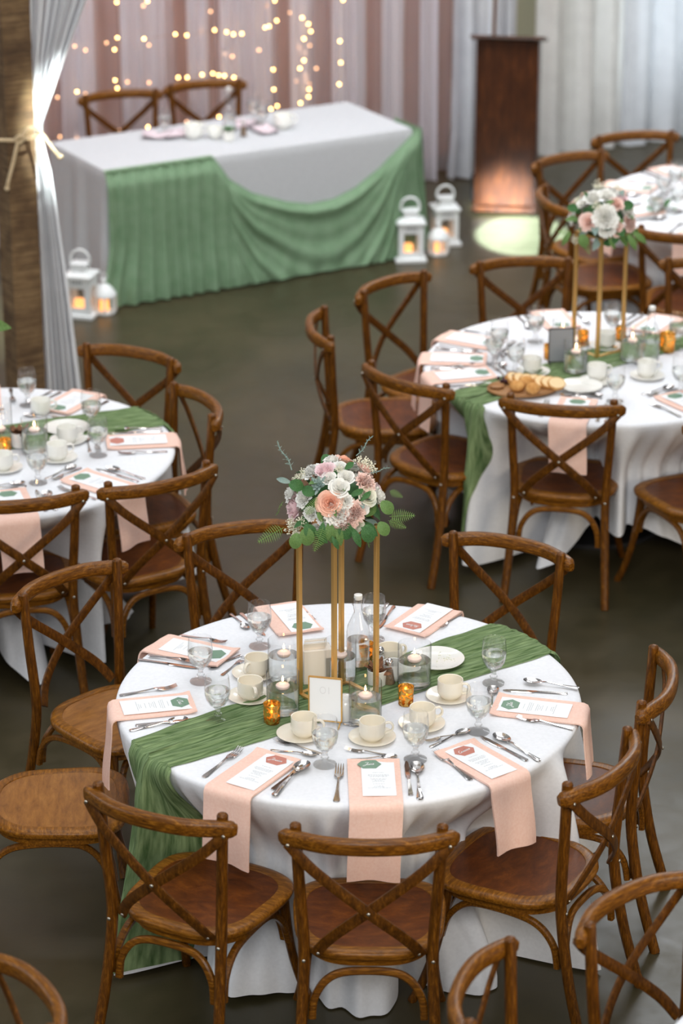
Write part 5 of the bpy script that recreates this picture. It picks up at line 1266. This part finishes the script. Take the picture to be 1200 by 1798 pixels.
# bread board
bd_ = thing('serving_board', 'wooden serving board of bread on the green runner, right table', 'serving board', (*(0.777, 11.405), 0.772), 0.20)
ob('board', MB().lathe([(0.0, 0.0), (0.98, 0.0), (1.0, 0.05), (1.0, 0.95), (0.98, 1.0), (0.0, 1.0)], 36).mesh('board', 'board'), bd_, (0, 0, 0), 0, (0.155, 0.11, 0.013))
bc = Vector((0.777, 11.405)); zb = 0.785
def bslice():
    b = MB(); n = 18; o = [(math.cos(2 * PI * i / n) * 0.035, math.sin(2 * PI * i / n) * 0.024 + (0.004 if math.sin(2 * PI * i / n) > 0 else 0)) for i in range(n)]
    b.add([(x, 0, z) for x, z in o] + [(x * .9, -0.001, z * .9) for x, z in o] + [(x, 0.013, z) for x, z in o], [tuple(range(n, 2 * n))[::-1]] + [(i, (i + 1) % n, n + (i + 1) % n, n + i) for i in range(n)] + [(i, 2 * n + i, 2 * n + (i + 1) % n, (i + 1) % n) for i in range(n)] + [tuple(range(2 * n, 3 * n))])
    me = b.mesh('bread_slice', 'bread', True, 40); me.materials.append(M['crumb']); me.polygons[0].material_index = 1; return me
BS = bslice()
nths = ['first', 'second', 'third', 'fourth', 'fifth', 'sixth', 'seventh']
for k in range(7):
    x = -0.035 + k * 0.030; y = 0.045 - k * 0.012
    put(BS, 'bread_slice', 'baguette slice leaning in a row on the board, %s from the left' % nths[k], 'bread', (bc.x + x, bc.y + y, zb + 0.024), 0, 'baguette slices', 1.15, (-0.9, 0.1, 0.9 - .1 * k))
RO = MB().ball((0, 0, 0), 0.034, 18, 10, (1, 0.9, 0.72)).mesh('bread_roll', 'bread')
for k, (px, py, l_) in enumerate([(910, 690, 'left round bread roll at the front of the board'), (938, 693, 'right round bread roll at the front of the board'), (930, 676, 'bread roll behind the two front rolls on the board')]):
    x, y = [(0.749, 11.347), (0.815, 11.318), (0.794, 11.405)][k]; put(RO, 'bread_roll', l_, 'bread', (x, y, zb + 0.022), k, 'bread rolls')
gr = MB(); rnd = random.Random(9); g0 = Vector((0.711, 11.449))
for k in range(16): gr.ball((rnd.gauss(0, .016), rnd.gauss(0, .014), 0.008 + abs(rnd.gauss(0, .010))), 0.0085, 8, 6)
put([('grape', gr.mesh('grape', 'grape'))], 'grape_bunch', 'dark grapes heaped at the left of the bread board', 'fruit', (g0.x, g0.y, zb))
dish = MB().lathe([(0.0, 0.0), (0.025, 0.0), (0.034, 0.010), (0.033, 0.011), (0.024, 0.003), (0.0, 0.003)], 24).mesh('dip_dish', 'board')
put(dish, 'dip_dish', 'small brown dish at the left tip of the bread board', 'bowl', (*(0.664, 11.391), zb))

# greenery garland and flowers on the far right table
t = thing('leafy_sprigs', 'low green leafy sprigs among the glasses on the far right table', 'greenery', (*(1.676, 14.205), 0.762), 0)
rnd = random.Random(12)
for k in range(16):
    a = rnd.uniform(0, 6.28); d = Vector((math.cos(a), math.sin(a), rnd.uniform(.1, .8)))
    ob('leaf', LF[(rnd.choice(['long', 'small']), 'leaf')], t, (rnd.uniform(-.06, .06), rnd.uniform(-.05, .05), rnd.uniform(.0, .05)), 0, rnd.uniform(.05, .08), orient_y(d))

# ------------------------------------------------------------ head table things
HZ = 0.7615
def hcup(p, lab, s=1.25): put(MUGW, 'coffee_cup', lab, 'cup', (*p, HZ), 0.3, 'white cups on the head table', s)
hcup((-0.846, 15.726), 'white cup at the front left among the head table things'); hcup((-0.339, 15.949), 'white cup at the right end of the head table things')
hcup((-0.722, 15.726), 'white cup left of the green sprig on the head table', 0.95)
goblet((-1.012, 15.791), 'stemmed glass at the left end of the head table things', 'head table glasses'); goblet((-0.508, 16.096), 'stemmed glass at the right on the head table', 'head table glasses')
goblet((-0.456, 16.002), 'stemmed glass right of the head table bottle', 'head table glasses')
put(BOT, 'swing_top_bottle', 'clear swing-top bottle in the middle of the head table', 'bottle', (*(-0.646, 15.870), HZ), 0.2, 'swing-top bottles')
shaker((-0.561, 15.765), 'pepper', 'dark pepper shaker on the head table')
POTK = [('pot', POT)] + [('leaf', LF[('small', 'leaf')])]
t = thing('bud_pot', 'small white pot with green leaves on the head table', 'potted plant', (*(-0.642, 15.675), HZ)); ob('pot', POT, t)
for k in range(8):
    a = k * 0.8; ob('leaf', LF[('small', 'leaf')], t, (0, 0, 0.05), 0, 0.05, orient_y((math.cos(a), math.sin(a), .6)))
def crumple(seed):
    def fn(u, v):
        x = (u - .5) * .16; y = (v - .5) * .12; return (x, y, 0.022 + 0.02 * fbm(x * 18, y * 18, seed) + 0.012 * math.sin(u * PI) * math.sin(v * PI))
    return MB().grid(16, 14, fn, False, 0.004)
for k, (p, l_) in enumerate([((-1.058, 15.739), 'loose pink napkin at the left end of the head table'), ((-0.952, 15.765), 'crumpled pink napkin left of the head table cups'), ((-0.562, 16.002), 'pink napkin behind the head table shaker'), ((-0.443, 15.870), 'crumpled pink napkin left of the right head table cup')]):
    put(crumple(k * 3.1).mesh('napkin', fabric('mauve_napkin_%d' % k, (0.60, 0.50, 0.54), (0.68, 0.57, 0.60), 60) if k == 0 else bpy.data.materials['mauve_napkin_0'], True, None), 'napkin', l_, 'napkin', (*p, HZ), k * .7, 'loose napkins on the head table')

# ------------------------------------------------------------ lanterns
def lantern_kit():
    b = MB(); w = 0.058
    for (sx, sy) in ((-1, -1), (1, -1), (1, 1), (-1, 1)): b.box((sx * w, sy * w, 0.125), (0.030, 0.030, 0.20))
    for z, hh in ((0.040, 0.036), (0.200, 0.056)):
        for (x, y, dx, dy) in ((0, -w, 2 * w, .022), (0, w, 2 * w, .022), (-w, 0, .022, 2 * w), (w, 0, .022, 2 * w)): b.box((x, y, z), (dx, dy, hh))
    frame = b.mesh('lantern_frame', 'lantern', False)
    base = MB().box((0, 0, 0.012), (0.182, 0.182, 0.024), None, 0.004).mesh('base_plate', 'lantern', False)
    r2 = 2 ** .5
    roof = MB().lathe([(0.070 * r2, 0.224), (0.084 * r2, 0.228), (0.084 * r2, 0.240), (0.060 * r2, 0.250), (0.040 * r2, 0.256), (0.040 * r2, 0.292), (0.046 * r2, 0.295), (0.046 * r2, 0.302), (0.02, 0.308), (0.0, 0.309)], 4)
    roof.v = [(x * math.cos(PI / 4) - y * math.sin(PI / 4), x * math.sin(PI / 4) + y * math.cos(PI / 4), z) for x, y, z in roof.v]
    roof = roof.mesh('roof', 'lantern', False)
    vents = MB()
    for k in range(4): vents.box((-0.024 + k * .016, -0.070, 0.206), (0.007, 0.004, 0.020))
    pts = [(0.055 * math.cos(a), 0, 0.318 + 0.055 * math.sin(a)) for a in [-0.5 + (PI + 1) * k / 16 for k in range(17)]]
    hd = MB().tube(pts, 0.0075, 8).mesh('ring_handle', 'lantern')
    g = MB()
    for (x, y, dx, dy) in ((0, -w, 2 * w, .002), (0, w, 2 * w, .002), (-w, 0, .002, 2 * w), (w, 0, .002, 2 * w)): g.box((x, y, 0.125), (dx, dy, 0.18))
    return [('base_plate', base), ('lantern_frame', frame), ('roof', roof), ('vent_slots', vents.mesh('vent_slots', 'sign_grey', False)), ('ring_handle', hd), ('glass_pane', g.mesh('glass_pane', 'thin', False))]
LAN = lantern_kit()
LED = [('pillar', MB().lathe([(0.0, 0.0), (0.028, 0.0), (0.028, 0.075), (0.022, 0.078), (0.0, 0.070)], 20).mesh('pillar', 'led'))]
def small_lantern_kit():
    b = MB().lathe([(0.0, 0.0), (0.062, 0.0), (0.066, 0.006), (0.060, 0.018), (0.0, 0.018)], 8).mesh('base_plate', 'lantern', False)
    f = MB()
    for k in range(8):
        a = (k) * PI / 4; f.box((0.062 * math.cos(a), 0.062 * math.sin(a), 0.058), (0.012, 0.012, 0.085), Matrix.Rotation(0, 3, 'Z'))
    f.lathe([(0.058, 0.095), (0.068, 0.095), (0.068, 0.108), (0.058, 0.108), (0.058, 0.095)], 8)
    r = MB().lathe([(0.070, 0.105), (0.066, 0.118), (0.050, 0.140), (0.030, 0.160), (0.014, 0.170), (0.012, 0.185), (0.016, 0.192), (0.006, 0.200), (0.0, 0.201)], 16).mesh('domed_roof', 'lantern')
    hd = MB().tube([(0.018 * math.cos(a), 0, 0.208 + 0.018 * math.sin(a)) for a in [2 * PI * k / 12 for k in range(13)]], 0.003, 6).mesh('ring_handle', 'lantern')
    return [('base_plate', b), ('lantern_frame', f.mesh('lantern_frame', 'lantern', False)), ('domed_roof', r), ('ring_handle', hd)]
SLN = small_lantern_kit()
for p, k, rz, s, lab in [((0.400, 15.866), LAN, 0.10, 1.0, 'square white lantern with amber candle at the head table right corner'), ((0.615, 16.193), LAN, 0.18, 0.95, 'square white lantern farthest right, behind the small domed one'),
    ((0.570, 15.970), SLN, 0.2, 0.95, 'small domed white lantern between the two square ones'), ((-1.431, 14.810), LAN, -0.25, 1.0, 'square white lantern left of the head table beside the white drape'), ((-1.309, 14.851), SLN, 0.1, 1.0, 'small domed white lantern at the left corner of the green swag')]:
    put(k, 'lantern', lab, 'lantern', (*p, 0), rz, 'white metal lanterns', s)
    put(LED, 'pillar_candle', 'glowing amber pillar candle inside the ' + lab[:lab.find(' ', 22)].replace('  ', ' ') + (' lantern' if 'lantern' not in lab[:lab.find(' ', 22)] else '') + (', right group' if p[0] > 0 else ', left group'), 'candle', (p[0] + (0.0 if k is SLN else -.01), p[1] - (0 if k is SLN else .02), 0.022), 0, 'pillar candles in the lanterns', s if k is LAN else 0.9)

# ------------------------------------------------------------ lectern
t = thing('lectern', 'dark mahogany lectern with slanted top standing before the voile curtains', 'lectern', (*(1.004, 16.807), 0), -0.12)
def lec(name, c_, d_, bev=0.004, rot=None, mat='lectern'): ob(name, MB().box(c_, d_, rot, bev).mesh(name, mat, False), t)
lec('front_panel', (0, 0.012, 0.572), (0.335, 0.022, 1.03))
for sx in (-1, 1):
    x0, x1 = sx * 0.167, sx * 0.189; v = [(x, y, z) for x in (x0, x1) for (y, z) in ((0.0, 0.05), (0.30, 0.05), (0.30, 1.014), (0.0, 1.086))]
    ob('side_panel', MB().add(v, [(0, 1, 2, 3), (7, 6, 5, 4), (0, 4, 5, 1), (1, 5, 6, 2), (2, 6, 7, 3), (3, 7, 4, 0)]).mesh('side_panel', 'lectern', False), t)
lec('shelf', (0, 0.16, 0.78), (0.333, 0.27, 0.02), 0.002)
lec('corner_stile', (-0.172, 0.002, 0.56), (0.022, 0.012, 1.0)); lec('corner_stile', (0.172, 0.002, 0.56), (0.022, 0.012, 1.0))
lec('top_board', (0.0, 0.15, 1.066), (0.45, 0.42, 0.022), 0.004, Matrix.Rotation(-0.24, 3, 'X'))
lec('plinth', (0, 0.15, 0.035), (0.40, 0.36, 0.03), 0.006)
lec('caster_bracket', (-0.205, 0.19, 0.12), (0.03, 0.08, 0.16), 0.008, None, 'dark'); lec('caster_bracket', (0.205, 0.19, 0.12), (0.03, 0.08, 0.16), 0.008, None, 'dark')
for (x, y) in ((-.17, 0), (.17, 0), (-.17, .3), (.17, .3)): ob('caster', MB().ball((x, y, 0.011), 0.011, 8, 6).mesh('caster', 'dark'), t)
